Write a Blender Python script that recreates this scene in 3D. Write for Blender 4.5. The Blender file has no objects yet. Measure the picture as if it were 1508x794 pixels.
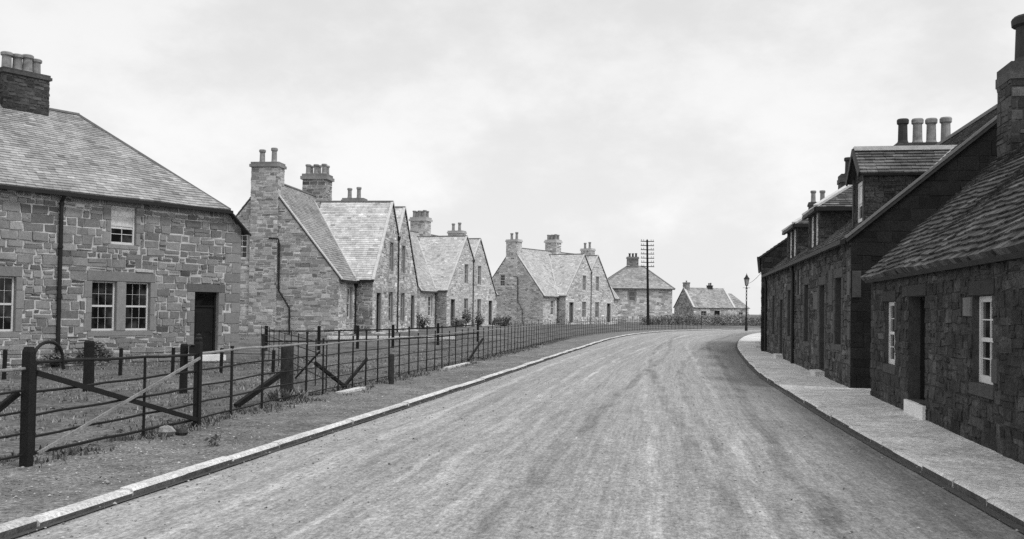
import bpy, math, random
from mathutils import Vector, noise
from mathutils.geometry import tessellate_polygon
random.seed(7)
sc = bpy.context.scene
COL = sc.collection
V = Vector
UP = V((0, 0, 1))

# ------------------------------------------------------------------ materials
MATS = {}
def grey(v): return (v, v, v, 1)

def mat(name, base, rough=0.9, var=0.3, scale=6.0, fine=0.2, fscale=60.0, bump=0.0, bscale=30.0, tint=False,
        spec=0.3, patch=0.0, pscale=0.6, metal=0.0):
    """grey surface: base value x (patches, mid noise, fine speckle, per-face tint attribute)"""
    m = bpy.data.materials.new(name); m.use_nodes = True
    nt = m.node_tree; N = nt.nodes; L = nt.links
    b = N['Principled BSDF']
    b.inputs['Roughness'].default_value = rough
    b.inputs['Specular IOR Level'].default_value = spec
    b.inputs['Metallic'].default_value = metal
    tc = N.new('ShaderNodeTexCoord')
    def nz(sc_, det=4.0):
        n = N.new('ShaderNodeTexNoise'); n.inputs['Scale'].default_value = sc_; n.inputs['Detail'].default_value = det
        n.inputs['Roughness'].default_value = 0.85
        L.new(tc.outputs['Object'], n.inputs['Vector']); return n.outputs['Fac']
    def fac(sock, amt, k=4.2):
        # 1 + (x-.5)*amt*k
        a = N.new('ShaderNodeMath'); a.operation = 'MULTIPLY_ADD'
        L.new(sock, a.inputs[0]); a.inputs[1].default_value = amt * k; a.inputs[2].default_value = 1 - amt * k / 2
        return a.outputs[0]
    val = None
    def mul(x, y):
        if x is None: return y
        a = N.new('ShaderNodeMath'); a.operation = 'MULTIPLY'; L.new(x, a.inputs[0]); L.new(y, a.inputs[1]); return a.outputs[0]
    if var: val = mul(val, fac(nz(scale), var))
    if fine: val = mul(val, fac(nz(fscale, 3.0), fine * 1.25))
    if patch: val = mul(val, fac(nz(pscale, 2.0), patch))
    if tint:
        at = N.new('ShaderNodeAttribute'); at.attribute_name = 'tint'
        val = mul(val, at.outputs['Fac'])
    fin = N.new('ShaderNodeMath'); fin.operation = 'MULTIPLY'; fin.inputs[1].default_value = base
    if val is not None: L.new(val, fin.inputs[0])
    else: fin.inputs[0].default_value = 1
    mx = N.new('ShaderNodeMath'); mx.operation = 'MAXIMUM'; mx.inputs[1].default_value = base * 0.12
    L.new(fin.outputs[0], mx.inputs[0])
    L.new(mx.outputs[0], b.inputs['Base Color'])
    if bump:
        bp = N.new('ShaderNodeBump'); bp.inputs['Strength'].default_value = bump; bp.inputs['Distance'].default_value = 0.03
        L.new(nz(bscale, 5.0), bp.inputs['Height']); L.new(bp.outputs[0], b.inputs['Normal'])
    MATS[name] = m
    return m

M = {}
M['stone_pale'] = mat('stone_pale', 0.265, var=0.25, scale=9, fine=0.30, fscale=45, bump=0.5, bscale=22, tint=True, patch=0.22, pscale=0.5)
M['mortar_pale'] = mat('mortar_pale', 0.58, var=0.25, scale=5, fine=0.25, fscale=50, patch=0.25, pscale=0.5)
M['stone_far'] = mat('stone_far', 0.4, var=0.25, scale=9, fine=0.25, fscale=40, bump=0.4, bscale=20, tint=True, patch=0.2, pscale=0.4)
M['stone_front'] = mat('stone_front', 0.56, var=0.25, scale=9, fine=0.25, fscale=40, bump=0.4, bscale=20, tint=True, patch=0.2, pscale=0.4)  # paler copy of the far stone: brighter light on the fronts painted in
M['mortar_far'] = mat('mortar_far', 0.64, var=0.25, scale=5, fine=0.25, fscale=50)
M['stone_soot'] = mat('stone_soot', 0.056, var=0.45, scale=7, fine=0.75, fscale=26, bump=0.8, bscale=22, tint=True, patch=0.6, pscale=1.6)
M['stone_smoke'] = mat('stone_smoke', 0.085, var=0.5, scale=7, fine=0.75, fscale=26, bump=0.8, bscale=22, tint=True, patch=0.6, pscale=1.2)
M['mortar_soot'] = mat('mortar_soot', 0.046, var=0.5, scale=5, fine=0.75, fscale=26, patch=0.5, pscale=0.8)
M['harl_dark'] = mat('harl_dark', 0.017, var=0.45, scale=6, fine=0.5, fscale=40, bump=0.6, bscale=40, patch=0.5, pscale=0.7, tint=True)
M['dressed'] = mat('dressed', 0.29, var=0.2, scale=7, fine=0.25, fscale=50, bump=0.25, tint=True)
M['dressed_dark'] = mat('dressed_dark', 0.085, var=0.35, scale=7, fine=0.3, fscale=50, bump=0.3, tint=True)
M['slate'] = mat('slate', 0.4, rough=0.75, var=0.2, scale=5, fine=0.25, fscale=50, tint=True, patch=0.3, pscale=0.5)
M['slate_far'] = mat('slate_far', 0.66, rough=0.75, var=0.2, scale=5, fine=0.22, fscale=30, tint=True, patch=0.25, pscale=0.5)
M['slate_shade'] = mat('slate_shade', 0.33, rough=0.8, var=0.22, scale=5, fine=0.25, fscale=30, tint=True, patch=0.25, pscale=0.5)  # darker copy of the far slate: shade on main slopes put into the colour
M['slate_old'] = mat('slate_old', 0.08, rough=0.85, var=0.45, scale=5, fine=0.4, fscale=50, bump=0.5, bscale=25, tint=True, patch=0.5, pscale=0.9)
M['slate_under'] = mat('slate_under', 0.05, fine=0.2)
M['ridge'] = mat('ridge', 0.22, var=0.2)
M['lead'] = mat('lead', 0.66, rough=0.7, var=0.25, scale=4, fine=0.2)
M['chimney_stone'] = mat('chimney_stone', 0.24, var=0.3, scale=7, fine=0.3, fscale=40, bump=0.4, tint=True, patch=0.3)
M['chimney_dark'] = mat('chimney_dark', 0.075, var=0.35, scale=7, fine=0.4, fscale=40, bump=0.5, tint=True, patch=0.4)
M['clay'] = mat('clay', 0.27, rough=0.7, var=0.25, scale=8, fine=0.2, patch=0.35, pscale=2.0)
M['clay_dark'] = mat('clay_dark', 0.05, rough=0.8, var=0.3, scale=8, fine=0.2)
M['white_paint'] = mat('white_paint', 0.74, rough=0.5, var=0.12, scale=6, fine=0.1, fscale=40)
M['cream_paint'] = mat('cream_paint', 0.50, rough=0.5, var=0.15, scale=6, fine=0.12, fscale=40)
M['dark_paint'] = mat('dark_paint', 0.013, rough=0.5, var=0.3, scale=6, fine=0.2)
M['iron'] = mat('iron', 0.012, rough=0.65, var=0.4, scale=12, fine=0.4, fscale=80, spec=0.35)
M['iron_worn'] = mat('iron_worn', 0.28, rough=0.5, var=0.5, scale=5, fine=0.35, fscale=60)
M['timber'] = mat('timber', 0.016, rough=0.9, var=0.4, scale=9, fine=0.4, fscale=70, bump=0.5)
M['timber_grey'] = mat('timber_grey', 0.05, rough=0.9, var=0.4, scale=7, fine=0.4, fscale=60, bump=0.5, patch=0.5, pscale=2.5)
M['pipe'] = mat('pipe', 0.022, rough=0.6, var=0.3, scale=6, fine=0.3)
M['kerb'] = mat('kerb', 0.72, rough=0.85, var=0.35, scale=3, fine=0.45, fscale=30, bump=0.5, tint=True)
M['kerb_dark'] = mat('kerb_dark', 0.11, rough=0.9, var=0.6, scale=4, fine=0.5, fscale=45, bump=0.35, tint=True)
M['pavement'] = mat('pavement', 0.66, rough=0.9, var=0.4, scale=3, fine=0.5, fscale=18, bump=0.5, bscale=24, patch=0.2, pscale=0.5)
M['path'] = mat('path', 0.205, rough=0.95, var=0.5, scale=3.0, fine=0.75, fscale=22, bump=0.8, bscale=16, patch=0.3, pscale=0.35)
M['garden'] = mat('garden', 0.14, rough=0.95, var=0.55, scale=2.2, fine=0.7, fscale=14, bump=1.0, bscale=9, patch=0.4, pscale=0.3)
M['field'] = mat('field', 0.16, rough=0.95, var=0.4, scale=0.2, fine=0.3, fscale=2)
M['leaf'] = mat('leaf', 0.19, rough=0.7, var=0.4, scale=3, fine=0.2, tint=True)
M['grass'] = mat('grass', 0.2, rough=0.8, var=0.4, scale=1.2, fine=0.1, tint=True)
M['pebble'] = mat('pebble', 0.33, rough=0.9, var=0.4, scale=6, fine=0.3, tint=True)
M['curtain'] = mat('curtain', 0.75, rough=0.9, var=0.4, scale=5, fine=0.2)
M['step'] = mat('step', 0.85, rough=0.85, var=0.18, scale=5, fine=0.2)
M['glass_lamp'] = mat('glass_lamp', 0.35, rough=0.1, var=0.1, spec=0.5)

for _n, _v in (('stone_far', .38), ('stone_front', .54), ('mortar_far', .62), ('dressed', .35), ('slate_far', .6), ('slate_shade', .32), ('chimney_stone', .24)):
    for _s, _k in (('_b', .45), ('_c', .62)):      # paler copies for the farther blocks: distance haze put into the colour
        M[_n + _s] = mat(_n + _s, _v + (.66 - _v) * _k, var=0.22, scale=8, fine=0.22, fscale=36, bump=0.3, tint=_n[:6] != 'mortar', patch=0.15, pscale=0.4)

def glass_mat(lo=0.008, hi=0.09):
    m = bpy.data.materials.new('window_glass'); m.use_nodes = True
    nt = m.node_tree; b = nt.nodes['Principled BSDF']
    b.inputs['Roughness'].default_value = 0.08; b.inputs['Specular IOR Level'].default_value = 0.4
    tc = nt.nodes.new('ShaderNodeTexCoord'); n = nt.nodes.new('ShaderNodeTexNoise'); n.inputs['Scale'].default_value = 2.2
    r = nt.nodes.new('ShaderNodeValToRGB'); r.color_ramp.elements[0].position = 0.45; r.color_ramp.elements[0].color = grey(lo)
    r.color_ramp.elements[1].position = 0.78; r.color_ramp.elements[1].color = grey(hi)
    nt.links.new(tc.outputs['Object'], n.inputs['Vector']); nt.links.new(n.outputs['Fac'], r.inputs['Fac'])
    nt.links.new(r.outputs['Color'], b.inputs['Base Color'])
    bp = nt.nodes.new('ShaderNodeBump'); bp.inputs['Strength'].default_value = 0.08
    n2 = nt.nodes.new('ShaderNodeTexNoise'); n2.inputs['Scale'].default_value = 5
    nt.links.new(tc.outputs['Object'], n2.inputs['Vector']); nt.links.new(n2.outputs['Fac'], bp.inputs['Height']); nt.links.new(bp.outputs[0], b.inputs['Normal'])
    return m
M['glass'] = glass_mat(); M['glass_b'] = glass_mat(.09, .22); M['glass_c'] = glass_mat(.14, .28)  # lighter panes up the street have haze painted into the glass
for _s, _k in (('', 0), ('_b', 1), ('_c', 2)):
    M['door_paint' + _s] = mat('door_paint' + _s, (.022, .07, .11)[_k], rough=.6, var=.3, fine=.2); M['rain_pipe' + _s] = mat('rain_pipe' + _s, (.022, .08, .12)[_k], rough=.7, var=.3, fine=.2)  # doors and pipes grow paler with distance, haze mixed into their colour

def road_mat():
    """rolled macadam: UV u = metres across, v = metres along; streaks run with the traffic"""
    m = bpy.data.materials.new('macadam'); m.use_nodes = True
    nt = m.node_tree; N = nt.nodes; L = nt.links
    b = N['Principled BSDF']; b.inputs['Roughness'].default_value = 0.9; b.inputs['Specular IOR Level'].default_value = 0.25
    uv = N.new('ShaderNodeUVMap'); uv.uv_map = 'UVMap'
    def nz(sx, sy, det=5.0, dist=0.0, rough=0.65):
        mp = N.new('ShaderNodeMapping'); mp.inputs['Scale'].default_value = (sx, sy, 1)
        n = N.new('ShaderNodeTexNoise'); n.inputs['Scale'].default_value = 1; n.inputs['Detail'].default_value = det
        n.inputs['Roughness'].default_value = rough; n.inputs['Distortion'].default_value = dist
        L.new(uv.outputs['UV'], mp.inputs['Vector']); L.new(mp.outputs['Vector'], n.inputs['Vector']); return n.outputs['Fac']
    def madd(s, a, c):
        x = N.new('ShaderNodeMath'); x.operation = 'MULTIPLY_ADD'; L.new(s, x.inputs[0]); x.inputs[1].default_value = a; x.inputs[2].default_value = c; return x.outputs[0]
    def mul(a, c):
        x = N.new('ShaderNodeMath'); x.operation = 'MULTIPLY'; L.new(a, x.inputs[0]); L.new(c, x.inputs[1]); return x.outputs[0]
    v = madd(nz(5.5, 0.11, 6, 0.3, 0.75), 1.0, 0.5)          # rake and wheel streaks
    v = mul(v, madd(nz(16, 0.6, 5, 0.3, 0.75), 1.1, 0.45))     # finer streaks
    v = mul(v, madd(nz(3.4, 1.0, 5), 0.5, 0.75))          # trodden patches
    v = mul(v, madd(nz(7, 3.5, 8, 0, 1.0), 3.4, -0.7))   # pitted stone
    v = mul(v, madd(nz(26, 13, 4, 0, 0.9), 3.0, -0.5))           # grit
    v = mul(v, madd(nz(0.32, 0.06, 3, 0.3), 0.5, 0.75))  # worn bands
    sxx = N.new('ShaderNodeSeparateXYZ'); L.new(uv.outputs['UV'], sxx.inputs[0])
    def track(u_at, drift, per, amp, wid, seed):
        # one wheel line: distance across from a wandering centre line
        def mth(op, a, c=None, c2=None):
            x = N.new('ShaderNodeMath'); x.operation = op
            for i, q in enumerate((a, c, c2)):
                if q is None: continue
                if isinstance(q, (int, float)): x.inputs[i].default_value = q
                else: L.new(q, x.inputs[i])
            return x.outputs[0]
        vv = sxx.outputs[1]
        c = mth('MULTIPLY_ADD', mth('SINE', mth('MULTIPLY_ADD', vv, per, seed)), drift, u_at)
        c = mth('ADD', c, madd(nz(0.01, 0.35, 3), 0.5, -0.25))
        d = mth('ABSOLUTE', mth('SUBTRACT', sxx.outputs[0], c))
        r_ = N.new('ShaderNodeMapRange'); r_.interpolation_type = 'SMOOTHSTEP'; L.new(d, r_.inputs['Value'])
        r_.inputs['From Min'].default_value = wid * 0.3; r_.inputs['From Max'].default_value = wid; r_.inputs['To Min'].default_value = 1; r_.inputs['To Max'].default_value = 0
        k = mul(r_.outputs[0], madd(nz(0.6, 0.5, 4), 3.2, -1.1))
        k2 = N.new('ShaderNodeClamp'); L.new(k, k2.inputs[0])
        return madd(k2.outputs[0], amp, 1.0)
    for args in ((0.9, .2, .11, .45, .14, 0), (1.5, .25, .09, -.22, .12, 1), (2.3, .3, .10, .42, .12, .4), (3.2, .6, .07, .5, .10, 2), (3.9, .5, .09, -.40, .16, 3.1), (4.6, .9, .06, -.42, .17, 1), (5.4, .5, .08, .4, .12, 5), (6.4, .3, .12, -.45, .18, 2.6), (2.9, .9, .05, .5, .07, 4), (4.3, .4, .1, .35, .1, 6), (5.9, .7, .07, -.35, .12, 2)):
        v = mul(v, track(*args))
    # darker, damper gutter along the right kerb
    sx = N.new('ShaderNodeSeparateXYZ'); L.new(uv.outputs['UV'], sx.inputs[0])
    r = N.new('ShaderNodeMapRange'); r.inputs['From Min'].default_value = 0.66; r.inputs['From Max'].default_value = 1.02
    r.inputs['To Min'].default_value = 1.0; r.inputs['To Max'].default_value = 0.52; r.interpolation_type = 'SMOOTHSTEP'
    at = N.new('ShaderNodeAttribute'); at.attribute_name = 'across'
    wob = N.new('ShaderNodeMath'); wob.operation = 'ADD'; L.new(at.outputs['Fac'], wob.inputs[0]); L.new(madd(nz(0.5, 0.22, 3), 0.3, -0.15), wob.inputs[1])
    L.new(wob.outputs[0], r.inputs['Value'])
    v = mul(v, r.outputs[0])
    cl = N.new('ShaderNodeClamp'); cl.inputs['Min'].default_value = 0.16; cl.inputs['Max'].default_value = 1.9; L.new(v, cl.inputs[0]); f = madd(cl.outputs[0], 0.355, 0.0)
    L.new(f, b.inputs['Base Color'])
    bp = N.new('ShaderNodeBump'); bp.inputs['Strength'].default_value = 0.6; bp.inputs['Distance'].default_value = 0.02
    h = N.new('ShaderNodeMath'); h.operation = 'ADD'; L.new(nz(18, 14, 5), h.inputs[0]); L.new(nz(5, 0.25, 4, 0.4), h.inputs[1])
    L.new(h.outputs[0], bp.inputs['Height']); L.new(bp.outputs[0], b.inputs['Normal'])
    return m
M['road'] = road_mat()

# ------------------------------------------------------------------ mesh helpers
class MB:
    def __init__(s): s.v = []; s.f = []; s.t = []; s.m = []
    def face(s, pts, tint=1.0, m=0):
        i = len(s.v); s.v += [tuple(p) for p in pts]; s.f.append(tuple(range(i, i + len(pts)))); s.t.append(tint); s.m.append(m)
    def mesh(s, vs, fs, tint=1.0, m=0):
        i = len(s.v); s.v += [tuple(p) for p in vs]
        for f in fs: s.f.append(tuple(i + k for k in f)); s.t.append(tint); s.m.append(m)
    def hexa(s, c, tint=1.0, m=0):
        """8 corners: bottom ring 0-3, top ring 4-7"""
        s.mesh(c, [(3, 2, 1, 0), (4, 5, 6, 7), (0, 1, 5, 4), (1, 2, 6, 5), (2, 3, 7, 6), (3, 0, 4, 7)], tint, m)
    def bar(s, p0, p1, w, h, up=UP, tint=1.0, m=0):
        p0 = V(p0); p1 = V(p1); d = (p1 - p0).normalized(); up = V(up)
        a = d.cross(up)
        if a.length < 1e-4: a = d.cross(V((1, 0, 0)))
        a.normalize(); b = a.cross(d).normalized()
        a *= w / 2; b *= h / 2
        s.hexa([p0 - a - b, p0 + a - b, p1 + a - b, p1 - a - b, p0 - a + b, p0 + a + b, p1 + a + b, p1 - a + b], tint, m)
    def lathe(s, base, prof, n=12, tint=1.0, m=0, axis=UP):
        base = V(base); axis = V(axis).normalized()
        a = axis.orthogonal().normalized(); b = axis.cross(a)
        vs = []
        for r, z in prof:
            for k in range(n):
                t = 2 * math.pi * k / n; vs.append(base + axis * z + (a * math.cos(t) + b * math.sin(t)) * r)
        fs = []
        for i in range(len(prof) - 1):
            for k in range(n):
                k2 = (k + 1) % n; fs.append((i * n + k, i * n + k2, (i + 1) * n + k2, (i + 1) * n + k))
        fs.append(tuple(range(n - 1, -1, -1))); fs.append(tuple((len(prof) - 1) * n + k for k in range(n)))
        s.mesh(vs, fs, tint, m)
    def tube(s, pts, r, n=8, tint=1.0, m=0):
        pts = [V(p) for p in pts]; vs = []
        for i, p in enumerate(pts):
            d = (pts[min(i + 1, len(pts) - 1)] - pts[max(i - 1, 0)]).normalized()
            a = d.cross(V((0.3, 0.9, 0.31))).normalized(); b = d.cross(a)
            rr = r[i] if isinstance(r, (list, tuple)) else r
            for k in range(n):
                t = 2 * math.pi * k / n; vs.append(p + (a * math.cos(t) + b * math.sin(t)) * rr)
        fs = []
        for i in range(len(pts) - 1):
            for k in range(n):
                k2 = (k + 1) % n; fs.append((i * n + k, i * n + k2, (i + 1) * n + k2, (i + 1) * n + k))
        fs.append(tuple(range(n))); fs.append(tuple((len(pts) - 1) * n + k for k in range(n - 1, -1, -1)))
        s.mesh(vs, fs, tint, m)
    def build(s, name, mats, parent=None, smooth=False):
        me = bpy.data.meshes.new(name); me.from_pydata(s.v, [], s.f)
        if not isinstance(mats, (list, tuple)): mats = [mats]
        for m in mats: me.materials.append(M[m] if isinstance(m, str) else m)
        me.polygons.foreach_set('material_index', s.m)
        a = me.attributes.new('tint', 'FLOAT', 'FACE'); a.data.foreach_set('value', s.t)
        if smooth: me.polygons.foreach_set('use_smooth', [True] * len(s.f))
        me.update()
        o = bpy.data.objects.new(name, me); COL.objects.link(o)
        if parent is not None:
            o.parent = parent; o.matrix_parent_inverse = parent.matrix_world.inverted() if False else o.matrix_parent_inverse
            off = wloc(parent)
            o.location = -off
        return o
def wloc(o):
    l = V(o.location)
    while o.parent is not None: o = o.parent; l += V(o.location)
    return l

def thing(name, label, cat, loc, group=None):
    o = bpy.data.objects.new(name, None); COL.objects.link(o); o.location = loc; o.empty_display_size = 0.3
    o['label'] = label; o['category'] = cat
    if group: o['group'] = group
    return o
def tag(o, label, cat, group=None, kind=None):
    o['label'] = label; o['category'] = cat
    if group: o['group'] = group
    if kind: o['kind'] = kind
    return o
def struct(o): o['kind'] = 'structure'; return o

class Fr:
    """vertical wall frame: s along the wall, z up, d out of the wall"""
    def __init__(f, o, u, n): f.o = V(o); f.u = V(u).normalized(); f.n = V(n).normalized()
    def P(f, s, z, d=0.0): return f.o + f.u * s + UP * z + f.n * d

def clip_half(poly, a, b, c):
    """keep a*x+b*y<=c"""
    out = []; n = len(poly)
    for i in range(n):
        p = poly[i]; q = poly[(i + 1) % n]; dp = a * p[0] + b * p[1] - c; dq = a * q[0] + b * q[1] - c
        if dp <= 0: out.append(p)
        if (dp < 0 < dq) or (dq < 0 < dp):
            t = dp / (dp - dq); out.append((p[0] + t * (q[0] - p[0]), p[1] + t * (q[1] - p[1])))
    return out
def area(poly): return 0.5 * sum(poly[i][0] * poly[(i + 1) % len(poly)][1] - poly[(i + 1) % len(poly)][0] * poly[i][1] for i in range(len(poly)))
def clip_convex(poly, cv):
    if area(cv) < 0: cv = cv[::-1]
    for i in range(len(cv)):
        p = cv[i]; q = cv[(i + 1) % len(cv)]
        a = q[1] - p[1]; b = -(q[0] - p[0])
        poly = clip_half(poly, a, b, a * p[0] + b * p[1])
        if len(poly) < 3: return []
    return poly
def rect_minus(r, ex):
    rs = [r]
    for e in ex:
        nx = []
        for (a, b, c, d) in rs:      # s0,s1,z0,z1
            if e[0] >= b or e[1] <= a or e[2] >= d or e[3] <= c: nx.append((a, b, c, d)); continue
            if e[0] > a: nx.append((a, e[0], c, d))
            if e[1] < b: nx.append((e[1], b, c, d))
            m0 = max(a, e[0]); m1 = min(b, e[1])
            if e[2] > c: nx.append((m0, m1, c, e[2]))
            if e[3] < d: nx.append((m0, m1, e[3], d))
        rs = nx
    return rs

def rubble(mb, F, pieces, excl, ch=(0.2, 0.34), sl=(0.3, 0.75), gap=0.016, proud=0.022, rng=random, m=1, tlo=0.6, thi=1.35, base_d=0.0, split=0.35, jit=0.012):
    """snecked rubble: courses of uneven height, each stone its own bevelled block with its own tone"""
    xs = [p[0] for c in pieces for p in c]; zs = [p[1] for c in pieces for p in c]
    S0, S1, Z0, Z1 = min(xs), max(xs), min(zs), max(zs)
    z = Z0; rects = []
    while z < Z1:
        h = rng.uniform(*ch); s = S0 - rng.uniform(0, sl[0]); ph = rng.uniform(0, 9)
        while s < S1:
            w = rng.uniform(*sl); 
            if rng.random() < 0.13: w *= 0.4
            if rng.random() < split and h > ch[0] * 1.05:
                k = rng.uniform(0.35, 0.65); zz = z + h * k
                rects.append((s, s + w, z, zz))
                if w > sl[0] * 1.3 and rng.random() < 0.6:
                    k2 = s + w * rng.uniform(0.3, 0.7); rects.append((s, k2, zz, z + h)); rects.append((k2, s + w, zz, z + h))
                else: rects.append((s, s + w, zz, z + h))
            else: rects.append((s, s + w, z, z + h))
            s += w
        z += h
    for r in rects:
        for q in rect_minus(r, excl):
            if q[1] - q[0] < 0.05 or q[3] - q[2] < 0.04: continue
            jx = [rng.uniform(-jit, jit) for _ in range(8)]
            g = gap * rng.uniform(0.1, 1.35)
            poly0 = [(q[0] + g + jx[0], q[2] + g + jx[1]), (q[1] - g + jx[2], q[2] + g + jx[3]), (q[1] - g + jx[4], q[3] - g + jx[5]), (q[0] + g + jx[6], q[3] - g + jx[7])]
            t = rng.uniform(tlo, thi) ** 1.0
            if rng.random() < 0.12: t *= 0.62
            if rng.random() < 0.10: t *= 1.3
            for cv in pieces:
                poly = clip_convex(poly0, cv)
                if len(poly) < 3 or abs(area(poly)) < 0.004: continue
                cx = sum(p[0] for p in poly) / len(poly); cz = sum(p[1] for p in poly) / len(poly)
                pr = base_d + proud * rng.uniform(0.5, 1.4); tx, tz = rng.uniform(-.5, .5) * proud, rng.uniform(-.6, .6) * proud; sx_ = max(abs(p[0] - cx) for p in poly); sz_ = max(abs(p[1] - cz) for p in poly)
                n = len(poly)
                lo = [F.P(p[0], p[1], base_d + 0.0005) for p in poly]
                hi = []
                for p in poly:
                    dx, dz = cx - p[0], cz - p[1]; l = math.hypot(dx, dz) or 1; k = min(0.014, l * 0.3) / l
                    hi.append(F.P(p[0] + dx * k, p[1] + dz * k, max(base_d + .002, pr - tx * dx / sx_ - tz * dz / sz_)))
                mb.mesh(lo + hi, [tuple(range(n, 2 * n))] + [(i, (i + 1) % n, n + (i + 1) % n, n + i) for i in range(n)], t, m)

def block(mb, F, r, d0, d1, tint=1.0, m=0, bev=0.01):
    s0, s1, z0, z1 = r; b = bev
    c = [F.P(s0, z0, d0), F.P(s1, z0, d0), F.P(s1, z1, d0), F.P(s0, z1, d0), F.P(s0 + b, z0 + b, d1), F.P(s1 - b, z0 + b, d1), F.P(s1 - b, z1 - b, d1), F.P(s0 + b, z1 - b, d1)]
    mb.hexa(c, tint, m)

def wall(parent, F, outer, pieces=None, holes=(), mats=('mortar_pale', 'stone_pale', 'dressed'), reveal=0.2, dress=None, seed=1, stones=True, name='wall', label=None, **kw):
    rng = random.Random(seed); mb = MB()
    loops = [[V((p[0], p[1], 0)) for p in outer]] + [[V((h[0], h[2], 0)), V((h[0], h[3], 0)), V((h[1], h[3], 0)), V((h[1], h[2], 0))] for h in holes]
    flat = [p for l in loops for p in l]
    for t in tessellate_polygon(loops):
        pts = [flat[i] for i in t]
        w = [F.P(p.x, p.y) for p in pts]
        if (w[1] - w[0]).cross(w[2] - w[0]).dot(F.n) < 0: w = w[::-1]
        mb.face(w, 1.0, 0)
    for h in holes:
        s0, s1, z0, z1 = h
        for a, b in (((s0, z0), (s0, z1)), ((s0, z1), (s1, z1)), ((s1, z1), (s1, z0)), ((s1, z0), (s0, z0))):
            mb.face([F.P(a[0], a[1], 0), F.P(b[0], b[1], 0), F.P(b[0], b[1], -reveal), F.P(a[0], a[1], -reveal)], 0.9, 2)
        mb.face([F.P(s0, z0, -reveal - 0.02), F.P(s1, z0, -reveal - 0.02), F.P(s1, z1, -reveal - 0.02), F.P(s0, z1, -reveal - 0.02)], 0.15, 2)
    excl = [tuple(h) for h in holes]
    for r, t in (dress or []):
        excl.append(r)
        block(mb, F, r, 0.0005, 0.026, t, 2)
    if stones: rubble(mb, F, pieces or [outer], excl, rng=rng, **kw)
    o = mb.build(name, list(mats), parent)
    if label: o['label'] = label
    return o

def dressing(h, rng, lint=0.26, side=0.16, sill=0.14, over=0.16, t=1.0, dlint=1.0):
    """lintel, sill and in-and-out jamb stones round an opening"""
    s0, s1, z0, z1 = h; out = []
    out.append(((s0 - over, s1 + over, z1, z1 + lint), t * dlint))
    if sill: out.append(((s0 - 0.08, s1 + 0.08, z0 - sill, z0), t * 1.1))
    if side:
        for sgn in (0, 1):
            z = z0; k = rng.random() < 0.5
            while z < z1 - 0.01:
                hh = min(rng.uniform(0.25, 0.45), z1 - z)
                if z1 - z - hh < 0.12: hh = z1 - z
                w = side * (1.5 if k else 0.85)
                out.append((((s0 - w, s0) if sgn == 0 else (s1, s1 + w)) + (z, z + hh), t * rng.uniform(0.8, 1.15))); z += hh; k = not k
    return out

def window(parent, F, h, recess=0.12, nx=2, ny=2, fmat='white_paint', fw=0.06, sill=True, curtain=0.0, label=None, bar=0.024, pane=True, gm='glass'):
    s0, s1, z0, z1 = h; e = 0.003; s0 += e; s1 -= e; z0 += e; z1 -= e
    mb = MB(); d0, d1 = -recess - 0.05, -recess
    def bx(a, b, c, d, x0=d0, x1=d1): block(mb, F, (a, b, c, d), x0, x1, 1, 0, 0.004)
    bx(s0, s0 + fw, z0, z1); bx(s1 - fw, s1, z0, z1); bx(s0 + fw, s1 - fw, z1 - fw, z1); bx(s0 + fw, s1 - fw, z0, z0 + fw * 1.3)
    zm = (z0 + z1) / 2; bx(s0 + fw, s1 - fw, zm - 0.03, zm + 0.03, d0 + 0.01, d1 - 0.004)
    for i in range(1, nx):
        x = s0 + fw + (s1 - s0 - 2 * fw) * i / nx
        bx(x - bar / 2, x + bar / 2, z0 + fw * 1.3, zm - 0.03, d0 + 0.012, d1 - 0.012); bx(x - bar / 2, x + bar / 2, zm + 0.03, z1 - fw, d0 + 0.012, d1 - 0.012)
    for half in ((z0 + fw * 1.3, zm - 0.03), (zm + 0.03, z1 - fw)):
        for j in range(1, ny):
            y = half[0] + (half[1] - half[0]) * j / ny
            bx(s0 + fw, s1 - fw, y - bar / 2, y + bar / 2, d0 + 0.014, d1 - 0.014)
    w = mb.build('window', fmat, parent)
    if label: w['label'] = label
    if pane:
        p = MB(); p.face([F.P(s0 + 0.01, z0 + 0.01, d0 + 0.02), F.P(s1 - 0.01, z0 + 0.01, d0 + 0.02), F.P(s1 - 0.01, z1 - 0.01, d0 + 0.02), F.P(s0 + 0.01, z1 - 0.01, d0 + 0.02)])
        p.build('pane', gm, w)
    if curtain:
        c = MB(); n = 14; x0, x1 = s0 + fw, s1 - fw
        zt, zb = z1 - fw, z1 - fw - (z1 - z0 - 2 * fw) * curtain
        for i in range(n):
            a = x0 + (x1 - x0) * i / n; b = x0 + (x1 - x0) * (i + 1) / n
            da = d0 + 0.024 + 0.004 * (i % 2); db = d0 + 0.024 + 0.004 * ((i + 1) % 2)
            c.face([F.P(a, zb, da), F.P(b, zb, db), F.P(b, zt, db), F.P(a, zt, da)])
        c.build('curtain', 'curtain', w)
    return w

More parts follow.
